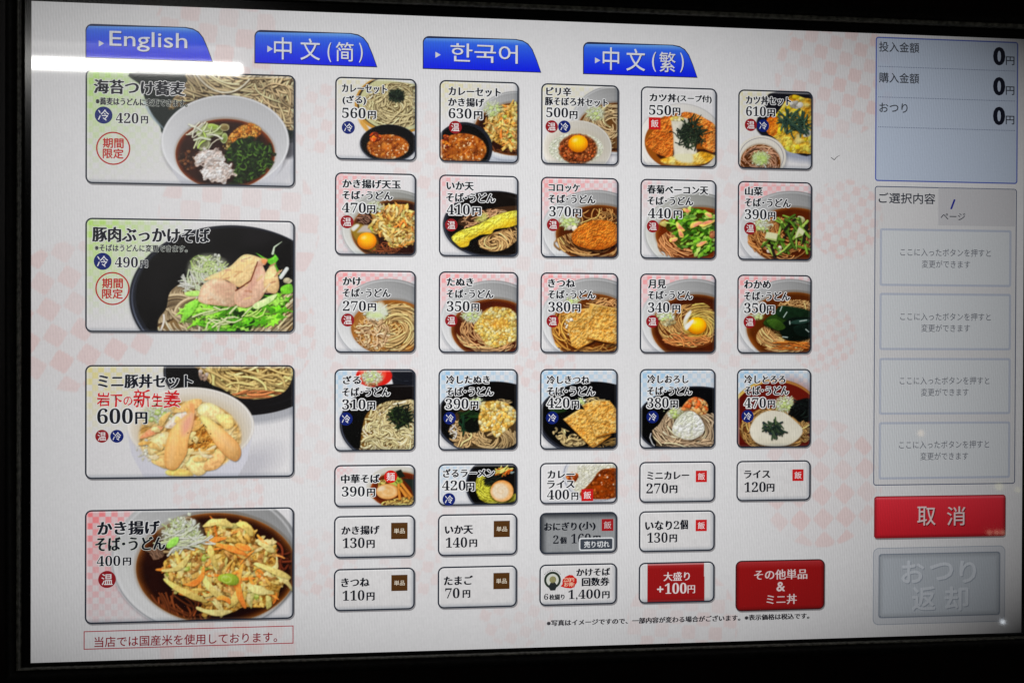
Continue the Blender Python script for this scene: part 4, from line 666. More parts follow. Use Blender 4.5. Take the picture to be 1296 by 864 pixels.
def rrect(u, v, w, h, r, n=6):
    out = []
    for cx, cy, a in ((u+w-r, v+r, -90), (u+w-r, v+h-r, 0), (u+r, v+h-r, 90), (u+r, v+r, 180)):
        for t in np.linspace(a, a+90, n): out.append((cx+r*math.cos(math.radians(t)), cy+r*math.sin(math.radians(t))))
    return np.array(out)
def disc(u, v, r, n=36): return np.array([(u+r*math.cos(t), v+r*math.sin(t)) for t in np.linspace(0, 2*math.pi, n, endpoint=False)])
def grid_mesh(name, u0, v0, us, vs, lincol, layer, inset_r=None, w=0, h=0):
    nu, nv = len(us), len(vs); U, V = np.meshgrid(u0+us, v0+vs); P = at(U.ravel(), V.ravel(), layer*LAYER)
    idx = np.arange(nu*nv).reshape(nv, nu); F = np.stack([idx[1:, :-1], idx[1:, 1:], idx[:-1, 1:], idx[:-1, :-1]], -1).reshape(-1, 4)
    if inset_r:
        cu = (us[:-1]+us[1:])/2; cv = (vs[:-1]+vs[1:])/2; X, Y = np.meshgrid(cu, cv)
        qx = np.maximum(np.abs(X-w/2)-(w/2-inset_r), 0); qy = np.maximum(np.abs(Y-h/2)-(h/2-inset_r), 0)
        F = F[(np.hypot(qx, qy) < inset_r-.7).ravel() & (np.abs(X-w/2) < w/2-.7).ravel() & (np.abs(Y-h/2) < h/2-.7).ravel()]
    return raw_mesh(name, P, F, lincol.reshape(-1, 3))

# ------------------------------------------------------------------ lettering
GLYPHS = {}
def glyphs(text, off):
    k = (text, off)
    if k not in GLYPHS:
        cu = bpy.data.curves.new('lettering', 'FONT'); cu.body = text; cu.size = 1; cu.resolution_u = 3; cu.offset = off
        o = bpy.data.objects.new('lettering', cu); SC.collection.objects.link(o); dg = bpy.context.evaluated_depsgraph_get(); dg.update()
        me = bpy.data.meshes.new_from_object(o.evaluated_get(dg)); V = np.empty(len(me.vertices)*3, np.float32); me.vertices.foreach_get('co', V)
        me.calc_loop_triangles(); T = np.empty(len(me.loop_triangles)*3, np.int32); me.loop_triangles.foreach_get('vertices', T)
        GLYPHS[k] = (V.reshape(-1, 3)[:, :2].copy(), T.reshape(-1, 3)); bpy.data.objects.remove(o); bpy.data.curves.remove(cu); bpy.data.meshes.remove(me)
    return GLYPHS[k]
SERIF = {str(i): chr(0x1D7CE+i) for i in range(10)}
class Letters:
    """lines of lettering collected into one mesh; every line is fitted to the box it fills on the display"""
    def __init__(s): s.V, s.F, s.C, s.n = [], [], [], 0
    def put(s, V, T, col, d, ):
        s.V.append(at(V[:, 0], V[:, 1], d)); s.F.append(T+s.n); s.C.append(np.broadcast_to(lin(col), (len(V), 3))); s.n += len(V)
    def line(s, text, x0, x1, ym, h, view, col=(22, 26, 36), halo=None, style='mincho', layer=8, halo_w=.06, slant=0):
        ox, oy, k = view; px0, px1, py = ox+x0/k, ox+x1/k, oy+ym/k
        ua, va = to_dots((px0+px1)/2-(px1-px0)/2, py); ub, vb = to_dots(px1, py); uc, vc = to_dots((px0+px1)/2, py)
        _, t = to_dots((px0+px1)/2, py-h/k/2); _, b = to_dots((px0+px1)/2, py+h/k/2); W, Hh = ub-ua, b-t
        if style == 'digits': text = ''.join(SERIF.get(c, c) for c in text)
        dark = sum(col) < 330; V0, T0 = glyphs(text, 0.0); lo, hi = V0.min(0), V0.max(0); sx, sy = W/(hi[0]-lo[0]), Hh/(hi[1]-lo[1]); fx = min(sx, sy*1.1)
        def m(V, dx=0, dy=0):
            y = vc-(V[:, 1]-(lo[1]+hi[1])/2)*sy+dy; return np.stack([uc+(V[:, 0]-(lo[0]+hi[0])/2)*sx+dx+slant*(vc-y), y], -1)
        d = layer*LAYER; V = V0
        if style == 'brush': V = V0+(vnoise(V0[:, 0]*9, V0[:, 1]*9, 3)-.5)[:, None]*.10
        # strokes are made heavier by laying copies side by side
        w = {'mincho': .050 if dark else .020, 'digits': 0, 'gothic': .012 if dark else .004, 'light': .002, 'bold': .026 if dark else .018, 'brush': .014}[style]; vy = {'mincho': .020 if dark else 0, 'digits': 0}.get(style, w)
        offs = [(-w, 0), (w, 0), (0, -vy), (0, vy)] if w else [(0, 0)]
        if style == 'mincho' and dark: offs = [(-w, 0), (w, 0), (0, 0), (-w*.5, vy), (w*.5, -vy)]
        if halo is not None:
            r = halo_w
            for i in range(10): t = i*math.pi/5; s.put(m(V, (r+w*.7)*fx*math.cos(t), r*fx*math.sin(t)), T0, halo, d+LAYER*.03*i)
        for i, (ox_, oy_) in enumerate(offs): s.put(m(V, ox_*fx, oy_*fx), T0, col, d+LAYER*(.45+.06*i))
        return s
    def build(s, name, parent): return link(name, raw_mesh(name, np.vstack(s.V), np.vstack(s.F), np.vstack(s.C)), M_DISPLAY, parent)

# ------------------------------------------------------------------ the ticket machine
def tag(o, label=None, category=None, group=None, kind=None):
    for k, v in (('label', label), ('category', category), ('group', group), ('kind', kind)):
        if v: o[k] = v
    return o
machine = bpy.data.objects.new('ticket_machine', None); SC.collection.objects.link(machine); machine.empty_display_size = .1
tag(machine, 'ticket machine with a lit touchscreen menu of noodle dishes in a black bezel', 'ticket machine')

def paper(U, V):             # the display's wallpaper: pale paper with discs of faded pink checks
    c = np.empty(U.shape+(3,)); c[:] = (227, 226, 227); rs = np.random.RandomState(3)
    for (x, y, r, s, rot, a) in DISCS:
        u, v = to_dots(x, y); co, si = math.cos(rot), math.sin(rot); X = (U-u)*co+(V-v)*si; Y = -(U-u)*si+(V-v)*co
        bx = 1+.0*X; i, j = np.floor(X/s), np.floor(Y/s); on = ((i+j) % 2 == 0)
        fx = np.abs((X/s-i)-.5)*2; fy = np.abs((Y/s-j)-.5)*2; body = np.clip((1.12-(fx**6+fy**6)**(1/6.))*5, 0, 1)
        m = np.clip((r-np.hypot(U-u, V-v))/2+.5, 0, 1)
        t = vnoise(i, j, 5)*.55+vnoise(U/60, V/60, 9)*.8
        w = 1.02*m*np.where(on, (.35+.7*t)*body, .1*t)*a
        c += (np.array((230, 200, 197))-c)*np.clip(w, 0, 1)[..., None]
    c += ((vnoise(U/3, V/3, 2)-.5)*5+(vnoise(U/240, V/200, 8)-.5)*8)[..., None]
    return c
DISCS = [(100, 400, 92, 23, .55, .62), (272, 55, 78, 23, .12, .55), (302, 285, 98, 24, .1, .5), (322, 420, 76, 14, .3, .5), (277, 625, 55, 11.5, .5, .5), (1056, 97, 82, 17.5, .24, .62), (1069, 278, 53, 11.5, .26, .6), (1042, 428, 46, 10, .3, .5), (1040, 612, 84, 22, .72, .55),
         (408, 150, 44, 14, .3, .4), (402, 555, 60, 17, .3, .35), (408, 712, 44, 13, .4, .4), (290, 822, 82, 21, .15, .42), (865, 790, 74, 18, .1, .5), (655, 772, 48, 14, .4, .35), (540, 190, 60, 16, .3, .4), (690, 330, 62, 18, .2, .35), (920, 230, 56, 18, .4, .4), (690, 460, 40, 12, .3, .45), (930, 420, 50, 15, .2, .3), (575, 655, 44, 17, .3, .25), (800, 585, 52, 15, .5, .3), (520, 720, 40, 14, .2, .3), (470, 460, 60, 15, .4, .35)]
_us, _vs = np.arange(0, 1280.1, 2.0), np.arange(0, 800.1, 2.0)
_U, _V = np.meshgrid(_us, _vs)
panel = link('display_panel', grid_mesh('display_panel', 0, 0, _us, _vs, lin(np.clip(paper(_U, _V), 0, 255)), 0), M_DISPLAY, machine)

INK, WHITE = (20, 24, 34), (238, 238, 238)
def badge(parent, name, text, x, y, r, view, square=False, col=None, ink=(240, 240, 240), tx=.62):
    col = col or {'温': (150, 28, 36), '冷': (16, 34, 112), '飯': (206, 30, 32), '麺': (214, 34, 26), '単品': (84, 52, 20)}[text]
    ox, oy, k = view; u, v = to_dots(ox+x/k, oy+y/k); R = r/k*DOT_PX(ox+x/k, oy+y/k); s = Sheet()
    s.poly(np.array([(u-R, v-R), (u+R, v-R), (u+R, v+R), (u-R, v+R)]) if square else disc(u, v, R), col, 9)
    o = s.build(name, parent)
    L = Letters(); hw = r*tx*(1.06 if len(text) > 1 else 1.0); L.line(text, x-hw, x+hw, y, r*tx*(1.0 if len(text) > 1 else 2.0), view, ink, None, 'bold' if r/k < 7 else 'gothic', 11)
    V = np.vstack(L.V); me = o.data; n0 = len(me.vertices)  # the sign sits in the badge's own mesh
    F = [tuple(p.vertices) for p in me.polygons]+[tuple(int(i)+n0 for i in t) for t in np.vstack(L.F)]
    a = np.empty(n0*4, np.float32); me.color_attributes['Col'].data.foreach_get('color', a); C = np.vstack([a.reshape(-1, 4)[:, :3], np.vstack(L.C)])
    P = np.vstack([np.array([v.co[:] for v in me.vertices]), V]); me.clear_geometry()
    for at_ in list(me.color_attributes): me.color_attributes.remove(at_)
    me.from_pydata([tuple(map(float, q)) for q in P], [], F); me.update(); ca = me.color_attributes.new('Col', 'FLOAT_COLOR', 'POINT'); q = np.ones((len(P), 4), np.float32); q[:, :3] = C; ca.data.foreach_set('color', q.ravel())
    return o
def DOT_PX(x, y): return (to_dots(x+4, y)[0]-to_dots(x-4, y)[0])/8   # dots per photo dot, near x, y
def button(u, v, w, h, label, r=8, border=(44, 50, 62), bw=1.9, name='menu_button'):
    s = Sheet(); s.poly(rrect(u+.9, v+1.3, w+.3, h+.5, r), (150, 148, 150), 2)
    s.ring(rrect(u, v, w, h, r), rrect(u+bw, v+bw, w-2*bw, h-2*bw, r-bw), border, 6); o = s.build(name, machine); o['label'] = label; return o
def face(parent, name, p, w, h, r=8):
    return link(name, grid_mesh(name, p.u0, p.v0, p.u, p.v, p.linear(), 4, r, w, h), M_DISPLAY, parent)

S_ = 'そば･うどん'
TEXT = {   # dish: button label, name lines, price digits, yen sign, badges -- all in the units of the close view
 'curry_zaru': ('curry set button with cold noodles on a tray and a black bowl of curry', [('カレーセット', 95, 540, 137, 84), ('(ざる)', 103, 330, 250, 90)], ('560', 95, 330, 378, 104), (355, 428, 397, 76), [('冷', 158, 522, 65)]),
 'curry_kakiage': ('curry set button with a vegetable fritter noodle bowl behind the curry', [('カレーセット', 135, 650, 130, 86), ('かき揚げ', 132, 485, 233, 86)], ('630', 133, 362, 343, 102), (388, 467, 362, 80), [('温', 200, 480, 64)]),
 'soboro': ('set button with egg yolk on minced meat in a white bowl', [('ピリ辛', 85, 328, 95, 86), ('豚そぼろ丼セット', 73, 695, 198, 84)], ('500', 82, 300, 303, 98), (318, 390, 328, 76), [('温', 137, 443, 62), ('冷', 263, 445, 62)]),
 'katsudon': ('button with fried cutlet, egg and a heap of shredded seaweed', [('カツ丼', 130, 392, 126, 82), ('(スープ付)', 405, 742, 140, 80)], ('550', 122, 342, 248, 100), (360, 430, 263, 74), [('飯', 178, 381, 59)]),
 'katsudon_set': ('cutlet set button with a dark egg bowl and a small white noodle bowl', [('カツ丼セット', 120, 565, 138, 86)], ('610', 120, 318, 245, 98), (335, 405, 260, 74), [('温', 167, 380, 60), ('冷', 290, 388, 60)]),
 'kakiage_egg': ('button with vegetable fritter and a raw egg yolk in soup', [('かき揚げ天玉', 105, 680, 133, 86), (S_, 103, 598, 245, 84)], ('470', 97, 335, 368, 102), (350, 425, 382, 76), [('温', 148, 508, 66)]),
 'squid_tempura': ('button with a long yellow tempura across a black bowl', [('いか天', 118, 383, 137, 84), (S_, 115, 595, 253, 88)], ('410', 118, 347, 372, 106), (375, 453, 388, 78), [('温', 163, 525, 62)]),
 'croquette': ('button with a round orange croquette on noodles', [('コロッケ', 110, 418, 140, 80), (S_, 108, 572, 252, 84)], ('370', 115, 332, 375, 102), (352, 428, 388, 76), [('温', 153, 508, 62)]),
 'greens_bacon': ('button with leafy greens and bacon tempura in soup', [('春菊ベーコン天', 110, 712, 145, 86), (S_, 112, 562, 255, 84)], ('440', 115, 342, 378, 102), (372, 448, 390, 76), [('温', 162, 508, 60)]),
 'mountain_veg': ('button with green stalks and pale cubes on noodles', [('山菜', 115, 285, 143, 84), (S_, 112, 565, 258, 84)], ('390', 110, 327, 373, 100), (345, 410, 388, 76), [('温', 163, 513, 60)]),
 'plain': ('button with plain noodles in clear broth', [('かけ', 110, 288, 140, 80), (S_, 110, 580, 255, 84)], ('270', 108, 338, 385, 102), (360, 435, 397, 76), [('温', 157, 525, 66)]),
 'tempura_bits': ('button with yellow tempura crumbs heaped on hot noodles', [('たぬき', 122, 382, 133, 80), (S_, 122, 582, 250, 84)], ('350', 120, 347, 373, 104), (368, 437, 387, 78), [('温', 165, 515, 62)]),
 'fried_tofu': ('button with two sheets of fried tofu in a white bowl', [('きつね', 108, 370, 145, 82), (S_, 105, 573, 257, 84)], ('380', 108, 328, 380, 102), (350, 422, 392, 76), [('温', 152, 522, 62)]),
 'egg': ('button with a raw egg on hot noodles', [('月見', 120, 293, 137, 86), (S_, 117, 557, 248, 84)], ('340', 117, 330, 370, 102), (362, 433, 385, 76), [('温', 160, 510, 62)]),
 'seaweed': ('button with dark green seaweed leaves on hot noodles', [('わかめ', 108, 368, 135, 80), (S_, 108, 557, 250, 84)], ('350', 107, 323, 368, 102), (335, 405, 385, 78), [('温', 160, 508, 60)]),
 'zaru': ('button with cold cream noodles and dark seaweed shreds on black', [('ざる', 113, 285, 130, 80), (S_, 108, 578, 248, 84)], ('310', 105, 337, 373, 104), (357, 430, 385, 78), [('冷', 143, 517, 66)]),
 'cold_tempura_bits': ('button with tempura crumbs on cold noodles in a black bowl', [('冷したぬき', 118, 548, 128, 82), (S_, 118, 583, 245, 84)], ('390', 110, 338, 368, 104), (362, 433, 382, 78), [('冷', 152, 510, 62)]),
 'cold_fried_tofu': ('button with fried tofu sheets in a black bowl', [('冷しきつね', 97, 517, 138, 82), (S_, 97, 572, 250, 86)], ('420', 97, 322, 368, 104), (345, 413, 385, 78), [('冷', 150, 515, 62)]),
 'cold_radish': ('button with white grated radish and orange flakes on cold noodles', [('冷しおろし', 115, 520, 140, 82), (S_, 115, 553, 255, 84)], ('380', 110, 325, 375, 104), (345, 413, 388, 78), [('冷', 165, 515, 60)]),
 'cold_yam': ('button with white grated yam and seaweed in a red bowl', [('冷しとろろ', 112, 515, 142, 82), (S_, 115, 548, 253, 84)], ('470', 110, 325, 375, 102), (347, 410, 388, 76), [('冷', 143, 508, 60)]),
 'ramen': ('low button with ramen, sliced pork and a red round badge', [('中華そば', 148, 715, 300, 132)], ('390', 155, 497, 488, 150), (535, 645, 505, 116), [('麺', 882, 270, 97)]),
 'cold_ramen': ('low button with yellow cold ramen in a black bowl', [('ざるラーメン', 135, 895, 213, 124)], ('420', 118, 468, 400, 150), (482, 595, 420, 120), [('冷', 220, 608, 95)]),
 'curry_rice': ('low button with curry and white rice on a plate', [('カレー', 160, 555, 235, 116), ('ライス', 155, 555, 383, 116)], ('400', 150, 480, 538, 146), (518, 612, 562, 112), [('飯', 750, 545, 88)]),
 'dip_soba': ('wide button with seaweed dipping broth in a white bowl and a green background', [('海苔つけ蕎麦', 65, 605, 98, 84), ('※蕎麦はうどんに変更できます。', 75, 620, 185, 44)], ('420', 193, 328, 280, 62), (345, 383, 290, 44), [('冷', 120, 262, 53)]),
 'pork_soba': ('wide button with boiled pork slices and greens in a black bowl', [('豚肉ぶっかけそば', 60, 755, 128, 88), ('※そばはうどんに変更できます。', 72, 622, 207, 42)], ('490', 190, 327, 290, 62), (343, 383, 300, 44), [('冷', 117, 285, 53)]),
 'pork_bowl_set': ('wide button with pork and pink ginger in a white bowl, noodles behind', [('ミニ豚丼セット', 95, 655, 127, 82)], ('600', 87, 300, 335, 92), (317, 383, 347, 70), [('温', 116, 455, 40), ('冷', 205, 455, 40)]),
 'kakiage_soba': ('wide button with a large vegetable fritter in a bowl of soup', [('かき揚げ', 93, 460, 138, 82), (S_, 82, 493, 232, 80)], ('400', 87, 228, 335, 62), (245, 290, 338, 46), [('温', 149, 445, 53)]),
}
BADGE_NAME = {'温': 'hot_badge', '冷': 'cold_badge', '飯': 'rice_badge', '麺': 'noodle_badge', '単品': 'side_dish_badge'}
def price(parent, digits, yen, view, col=INK, halo=WHITE, layer=8, hw=.05):
    L = Letters(); L.line(digits[0], *digits[1:], view, col, halo, 'digits', layer, hw)
    if yen: L.line('円', *yen, view, col, halo, 'mincho', layer+.03, hw*1.3)
    return L.build('price', parent)
for (_n, u, v, w, h, dish, view) in BUTTONS:
    label, lines, digits, yen, badges = TEXT[dish]
    b = button(u, v, w, h, label); p = Picture(u, v, w, h, view); p.u0, p.v0 = u, v; globals()['dish_'+dish](p); p.finish(.5 if w < 200 else .95); p.bevel(); face(b, 'dish_picture', p, w, h)
    L = Letters()
    for i, (t, x0, x1, ym, hh) in enumerate(lines): L.line(t, x0, x1, ym, hh, view, INK, WHITE if view[2] != K3 or i == 0 else (214, 218, 208), 'mincho' if hh/view[2] > 9.2 else 'bold', 8+.05*i, .095 if w < 200 else .055)
    L.build('dish_name', b); price(b, digits, yen, view, hw=.075 if w < 200 else .045)
    for (t, x, y, r) in badges: badge(b, BADGE_NAME[t], t, x, y, r, view, t == '飯')
    if dish in ('dip_soba', 'pork_soba'):
        cx, cy = (178, 460) if dish == 'dip_soba' else (176, 447); uu, vv = to_dots(view[0]+cx/K3, view[1]+cy/K3); s = Sheet(); s.ring(disc(uu, vv, 20.2), disc(uu, vv, 18.5), (186, 44, 40), 9); st = s.build('limited_time_stamp', b)
        L = Letters(); L.line('期間', cx-61, cx+61, cy-31, 58, view, (190, 44, 38), None, 'bold', 9); L.line('限定', cx-61, cx+61, cy+31, 58, view, (190, 44, 38), None, 'bold', 9); L.build('stamp_lettering', b)
    if dish == 'pork_bowl_set': 
        L = Letters()
        for (ch, x0, x1, ym, hh) in (('岩', 85, 162, 236, 82), ('下', 166, 236, 243, 70), ('の', 244, 296, 245, 52), ('新', 304, 404, 230, 106), ('生', 412, 478, 238, 78), ('姜', 484, 583, 234, 100)): L.line(ch, x0, x1, ym, hh, view, (214, 34, 40), (236, 226, 220), 'brush', 9, .05)
        L.build('red_brush_lettering', b)

VA, VB = (670, 575, 3.323), (410, 575, 4.215)
def plain_button(u, v, w, h, label, lines, digits, yen, bad, view, pressed=False, fill=(224, 222, 222)):
    b = button(u, v, w, h, label); p = Picture(u, v, w, h, view); p.u0, p.v0 = u, v; p.img[:] = fill; n = p.noise(view[2]*5, 3, 3); p.img += ((n-.5)*12)[..., None]
    ang = p.noise(view[2]*14, 11, 2); p.img -= (np.clip(1-np.abs(ang-.5)/.012, 0, 1)*7)[..., None]; p.bevel(pressed); face(b, 'button_face', p, w, h)
    L = Letters()
    for (t, x0, x1, ym, hh, *st) in lines: L.line(t, x0, x1, ym, hh, view, INK, None, st[0] if st else 'mincho', 8)
    L.build('dish_name', b)
    if digits: price(b, digits, yen, view, INK, None)
    if bad: badge(b, BADGE_NAME[bad[0]], bad[0], *bad[1:], view, True, None, (236, 226, 206) if bad[0] == '単品' else (240, 240, 240))
    return b, view
W5, H5 = 101, 53
plain_button(_gx[3], _gy[4], W5, H5, 'white button for a mini curry', [('ミニカレー', 497, 672, 88, 33)], ('270', 493, 585, 142, 43), (592, 622, 146, 32), ('飯', 724, 92, 23.5), VA)
plain_button(_gx[4], _gy[4], W5, H5, 'white button for plain rice', [('ライス', 905, 1012, 83, 33)], ('120', 905, 995, 137, 43), (1000, 1030, 140, 32), ('飯', 1130, 87, 23.5), VA)
plain_button(_gx[0], _gy[5], W5, H5, 'white button for a vegetable fritter side dish', [('かき揚げ', 98, 298, 402, 46)], ('130', 103, 220, 470, 55), (232, 272, 476, 42), ('単品', 405, 406, 44), VB)
plain_button(_gx[1], _gy[5], W5, H5, 'white button for a squid tempura side dish', [('いか天', 650, 796, 400, 46)], ('140', 652, 767, 468, 55), (780, 818, 472, 40), ('単品', 951, 396, 43), VB)
plain_button(_gx[0], _gy[6], W5, H5, 'white button for a fried tofu side dish', [('きつね', 98, 245, 680, 46)], ('110', 103, 220, 750, 55), (233, 272, 755, 42), ('単品', 406, 683, 43), VB)
plain_button(_gx[1], _gy[6], W5, H5, 'white button for a side egg, the cheapest at 70 yen', [('たまご', 645, 796, 670, 48)], ('70', 650, 727, 738, 55), (745, 782, 742, 40), ('単品', 950, 673, 43), VB)
plain_button(_gx[3], _gy[5], W5, H5, 'white button for two stuffed tofu pockets', [('いなり', 490, 600, 298, 38), ('2', 608, 632, 296, 34, 'digits'), ('個', 636, 667, 294, 40)], ('130', 497, 583, 349, 43), (592, 621, 352, 32), ('飯', 724, 298, 23.5), VA)
# sold out rice balls
b, _ = plain_button(_gx[2], _gy[5], W5, H5, 'grey sold out button for rice balls', [('おにぎり', 115, 590, 245, 120), ('(小)', 630, 870, 240, 130), ('2', 243, 325, 440, 125, 'digits'), ('個', 348, 438, 452, 100)], ('160', 510, 805, 425, 145), (845, 945, 440, 112), None, (680, 645, K2), True, (150, 152, 154))
badge(b, 'rice_badge', '飯', 1053, 224, 87, (680, 645, K2), True, (164, 28, 34), (206, 196, 196))
def box_dots(x0, y0, x1, y1, view):
    ox, oy, k = view; xm, ym = ox+(x0+x1)/2/k, oy+(y0+y1)/2/k; u, v = to_dots(xm, ym); q = DOT_PX(xm, ym); return u-(x1-x0)/2/k*q, v-(y1-y0)/2/k*q, (x1-x0)/k*q, (y1-y0)/k*q
u, v, w, h = box_dots(628, 412, 1145, 602, (680, 645, K2)); s = Sheet(); s.poly(rrect(u, v, w, h, 2.6), (222, 224, 226), 12); s.poly(rrect(u+1.7, v+1.7, w-3.4, h-3.4, 1.6), (66, 72, 82), 13); s.build('sold_out_tag', b)
Letters().line('売り切れ', 705, 1080, 510, 96, (680, 645, K2), (232, 234, 236), None, 'bold', 14).build('sold_out_lettering', b)
# book of coupons
vc = (680, 706, K2); b, _ = plain_button(_gx[2], _gy[6], W5, H5, 'white button for a coupon book with a round emblem and red cloud', [('かけそば', 595, 1090, 205, 112), ('回数券', 678, 1080, 350, 124), ('6', 110, 170, 575, 90, 'digits'), ('枚綴り', 190, 412, 578, 82)], ('1,400', 470, 950, 545, 160), (980, 1082, 545, 102), None, vc)
u, v = to_dots(680+235/K2, 706+325/K2); s = Sheet(); s.poly(disc(u, v, 10.9), (44, 56, 46), 9); s.poly(disc(u, v, 8.0), (214, 216, 206), 10)
for a in np.linspace(-2.5, -.65, 11): s.poly(disc(u+12.5*math.cos(a), v+12.5*math.sin(a), .62, 8), (60, 66, 72), 9)
s.poly(np.array([(u-5.5, v+8.6), (u-2, v+2.4), (u+2.6, v+2.2), (u+6, v+7), (u+3.6, v+13.2), (u-2.6, v+13.4)]), (40, 46, 48), 11); s.poly(disc(u+.4, v-.6, 4.4), (150, 146, 100), 11); s.build('emblem', b)
u, v = to_dots(680+486/K2, 706+350/K2); s = Sheet(); s.poly([(u-8.2, v-3.6), (u-4.5, v-7), (u, v-8.8), (u+4.4, v-8.2), (u+6.6, v-5.6), (u+9.6, v-3.6), (u+9.9, v+1), (u+7.8, v+4), (u+6.6, v+7), (u+2, v+8.6), (u-5, v+7.8), (u-11.4, v+5.8), (u-8.8, v+2.6), (u-9, v-1)], (206, 34, 26), 9); cl = s.build('red_cloud', b)
L = Letters(); L.line('220', 402, 500, 322, 62, vc, (244, 206, 176), None, 'digits', 11); L.line('円', 502, 555, 322, 54, vc, (244, 206, 176), None, 'bold', 11); L.line('お得!', 408, 556, 390, 62, vc, (244, 206, 176), None, 'bold', 11); L.build('cloud_lettering', b)
# large helping: red band over a white button
b = button(_gx[3], _gy[6]+.4, W5, H5, 'white button with a red band for a large helping'); p = Picture(_gx[3], _gy[6]+.4, W5, H5, VA); p.u0, p.v0 = _gx[3], _gy[6]+.4; p.img[:] = (222, 222, 222)
m = ((p.X > 498) & (p.X < 738))*1.0; p.put(m, (160, 22, 24)); p.put(m*np.clip(1-p.V/9, 0, 1)*.35, (226, 120, 120)); p.bevel(); face(b, 'button_face', p, W5, H5)
L = Letters(); L.line('大盛り', 567, 676, 512, 37, VA, (236, 226, 226), None, 'mincho', 8); L.build('dish_name', b); L = Letters(); L.line('+', 540, 565, 566, 24, VA, (236, 226, 226), None, 'bold', 8); L.line('100', 572, 663, 562, 45, VA, (236, 226, 226), None, 'digits', 8); L.line('円', 668, 698, 566, 33, VA, (236, 226, 226), None, 'mincho', 8); L.build('price', b)
# other side dishes: red button
b = button(880.7, 694.6, 121.5, 66.2, 'large dark red button for other side dishes', 8, (70, 24, 28), 1.6); p = Picture(880.7, 694.6, 121.5, 66.2, VA); p.u0, p.v0 = 880.7, 694.6; p.img[:] = (158, 20, 22); p.put(np.clip(1-p.V/11, 0, 1)*.4, (220, 110, 116)); d = np.minimum(np.minimum(p.U, p.w-p.U), p.h-p.V); p.mul(np.clip(1-d/6, 0, 1)*.6, (.5, .5, .5)); face(b, 'button_face', p, 121.5, 66.2)
L = Letters(); RW = (232, 214, 214); L.line('その他単品', 948, 1170, 504, 42, VA, RW, None, 'mincho', 8); L.line('&', 1042, 1076, 555, 38, VA, RW, None, 'bold', 8); L.line('ミニ丼', 1000, 1126, 608, 42, VA, RW, None, 'mincho', 8); L.build('button_lettering', b)

# ---- language tabs
def language_tab(u, label, pieces, tri, view):
    P = [(u, 66.6), (u, 33)]+[(u+8-8*math.cos(t), 33-8*math.sin(t)) for t in np.linspace(.1, 1.57, 6)]+[(u+118, 24.8), (u+127, 26.2), (u+134, 30), (u+139.5, 37), (u+145, 50), (u+151, 66.6)]
    P = np.array(P); c = np.array((u+70, 48)); s = Sheet(); s.poly(P, (32, 40, 78), 4); tabo = s.build('language_tab', machine); tabo['label'] = label
    I = P.copy(); I[:, 0] = u+75.5+(P[:, 0]-u-75.5)*.984; I[:, 1] = 46+(P[:, 1]-46)*.945
    # the face as level strips so that its blue deepens downwards
    ys = np.linspace(I[:, 1].min(), I[:, 1].max(), 22); V, F, C = [], [], []
    def cross(y):
        xs = [];
        for (ax, ay), (bx, by) in zip(I, np.roll(I, -1, 0)):
            if ay != by and min(ay, by)-1e-6 <= y <= max(ay, by)+1e-6: xs.append(ax+(bx-ax)*(y-ay)/(by-ay))
        return (min(xs), max(xs)) if xs else (u+70, u+71)
    for i, y in enumerate(ys):
        a, b = cross(min(max(y, ys[0]+.02), ys[-1]-.02)); t = i/21; col = np.array((120, 178, 245))*(1-min(t*6, 1))+np.array((52, 108, 242))*min(t*6, 1) if t < .17 else np.array((52, 108, 242))*(1-(t-.17)/.83)+np.array((10, 30, 236))*((t-.17)/.83)
        V += [(a, y), (b, y)]; C += [col, col]
        if i: F.append((2*i-2, 2*i, 2*i+1, 2*i-1))
    V = np.array(V); s = Sheet(); s.add(at(V[:, 0], V[:, 1], 6*LAYER), F, lin(C)); s.build('tab_face', tabo)
    L = Letters()
    for (t, x0, x1, ym, hh) in pieces: L.line(t, x0+2.5, x1+2.5, ym+3, hh, view, (20, 24, 120), None, 'light', 8); L.line(t, x0, x1, ym, hh, view, (228, 230, 236), None, 'gothic', 9)
    L.build('tab_lettering', tabo)
    ox, oy, k = view; a, b_, c_ = [to_dots(ox+x/k, oy+y/k) for x, y in ((tri[0], tri[1]), (tri[2], (tri[1]+tri[3])/2), (tri[0], tri[3]))]; s = Sheet(); s.poly([a, b_, c_], (214, 216, 224), 9); s.build('arrow_mark', tabo)
language_tab(62.8, 'blue tab reading English', [('English', 447, 765, 172, 80)], (402, 165, 424, 191), (0, 0, 3.24))
language_tab(263.6, 'blue tab for simplified Chinese', [('中', 149, 220, 134, 90), ('文', 257, 337, 138, 88), ('(', 368, 383, 150, 80), ('简', 402, 474, 148, 78), (')', 497, 512, 152, 80)], (121, 122, 144, 150), (300, 20, 3.24))
language_tab(471.0, 'blue tab for Korean', [('한국어', 873, 1148, 155, 75)], (810, 148, 832, 173), (300, 20, 3.24))
language_tab(675.8, 'blue tab for traditional Chinese', [('中', 330, 397, 112, 92), ('文', 427, 503, 117, 90), ('(', 532, 548, 125, 80), ('繁', 562, 628, 126, 82), (')', 647, 662, 128, 80)], (298, 107, 320, 131), (660, 40, 3.24))

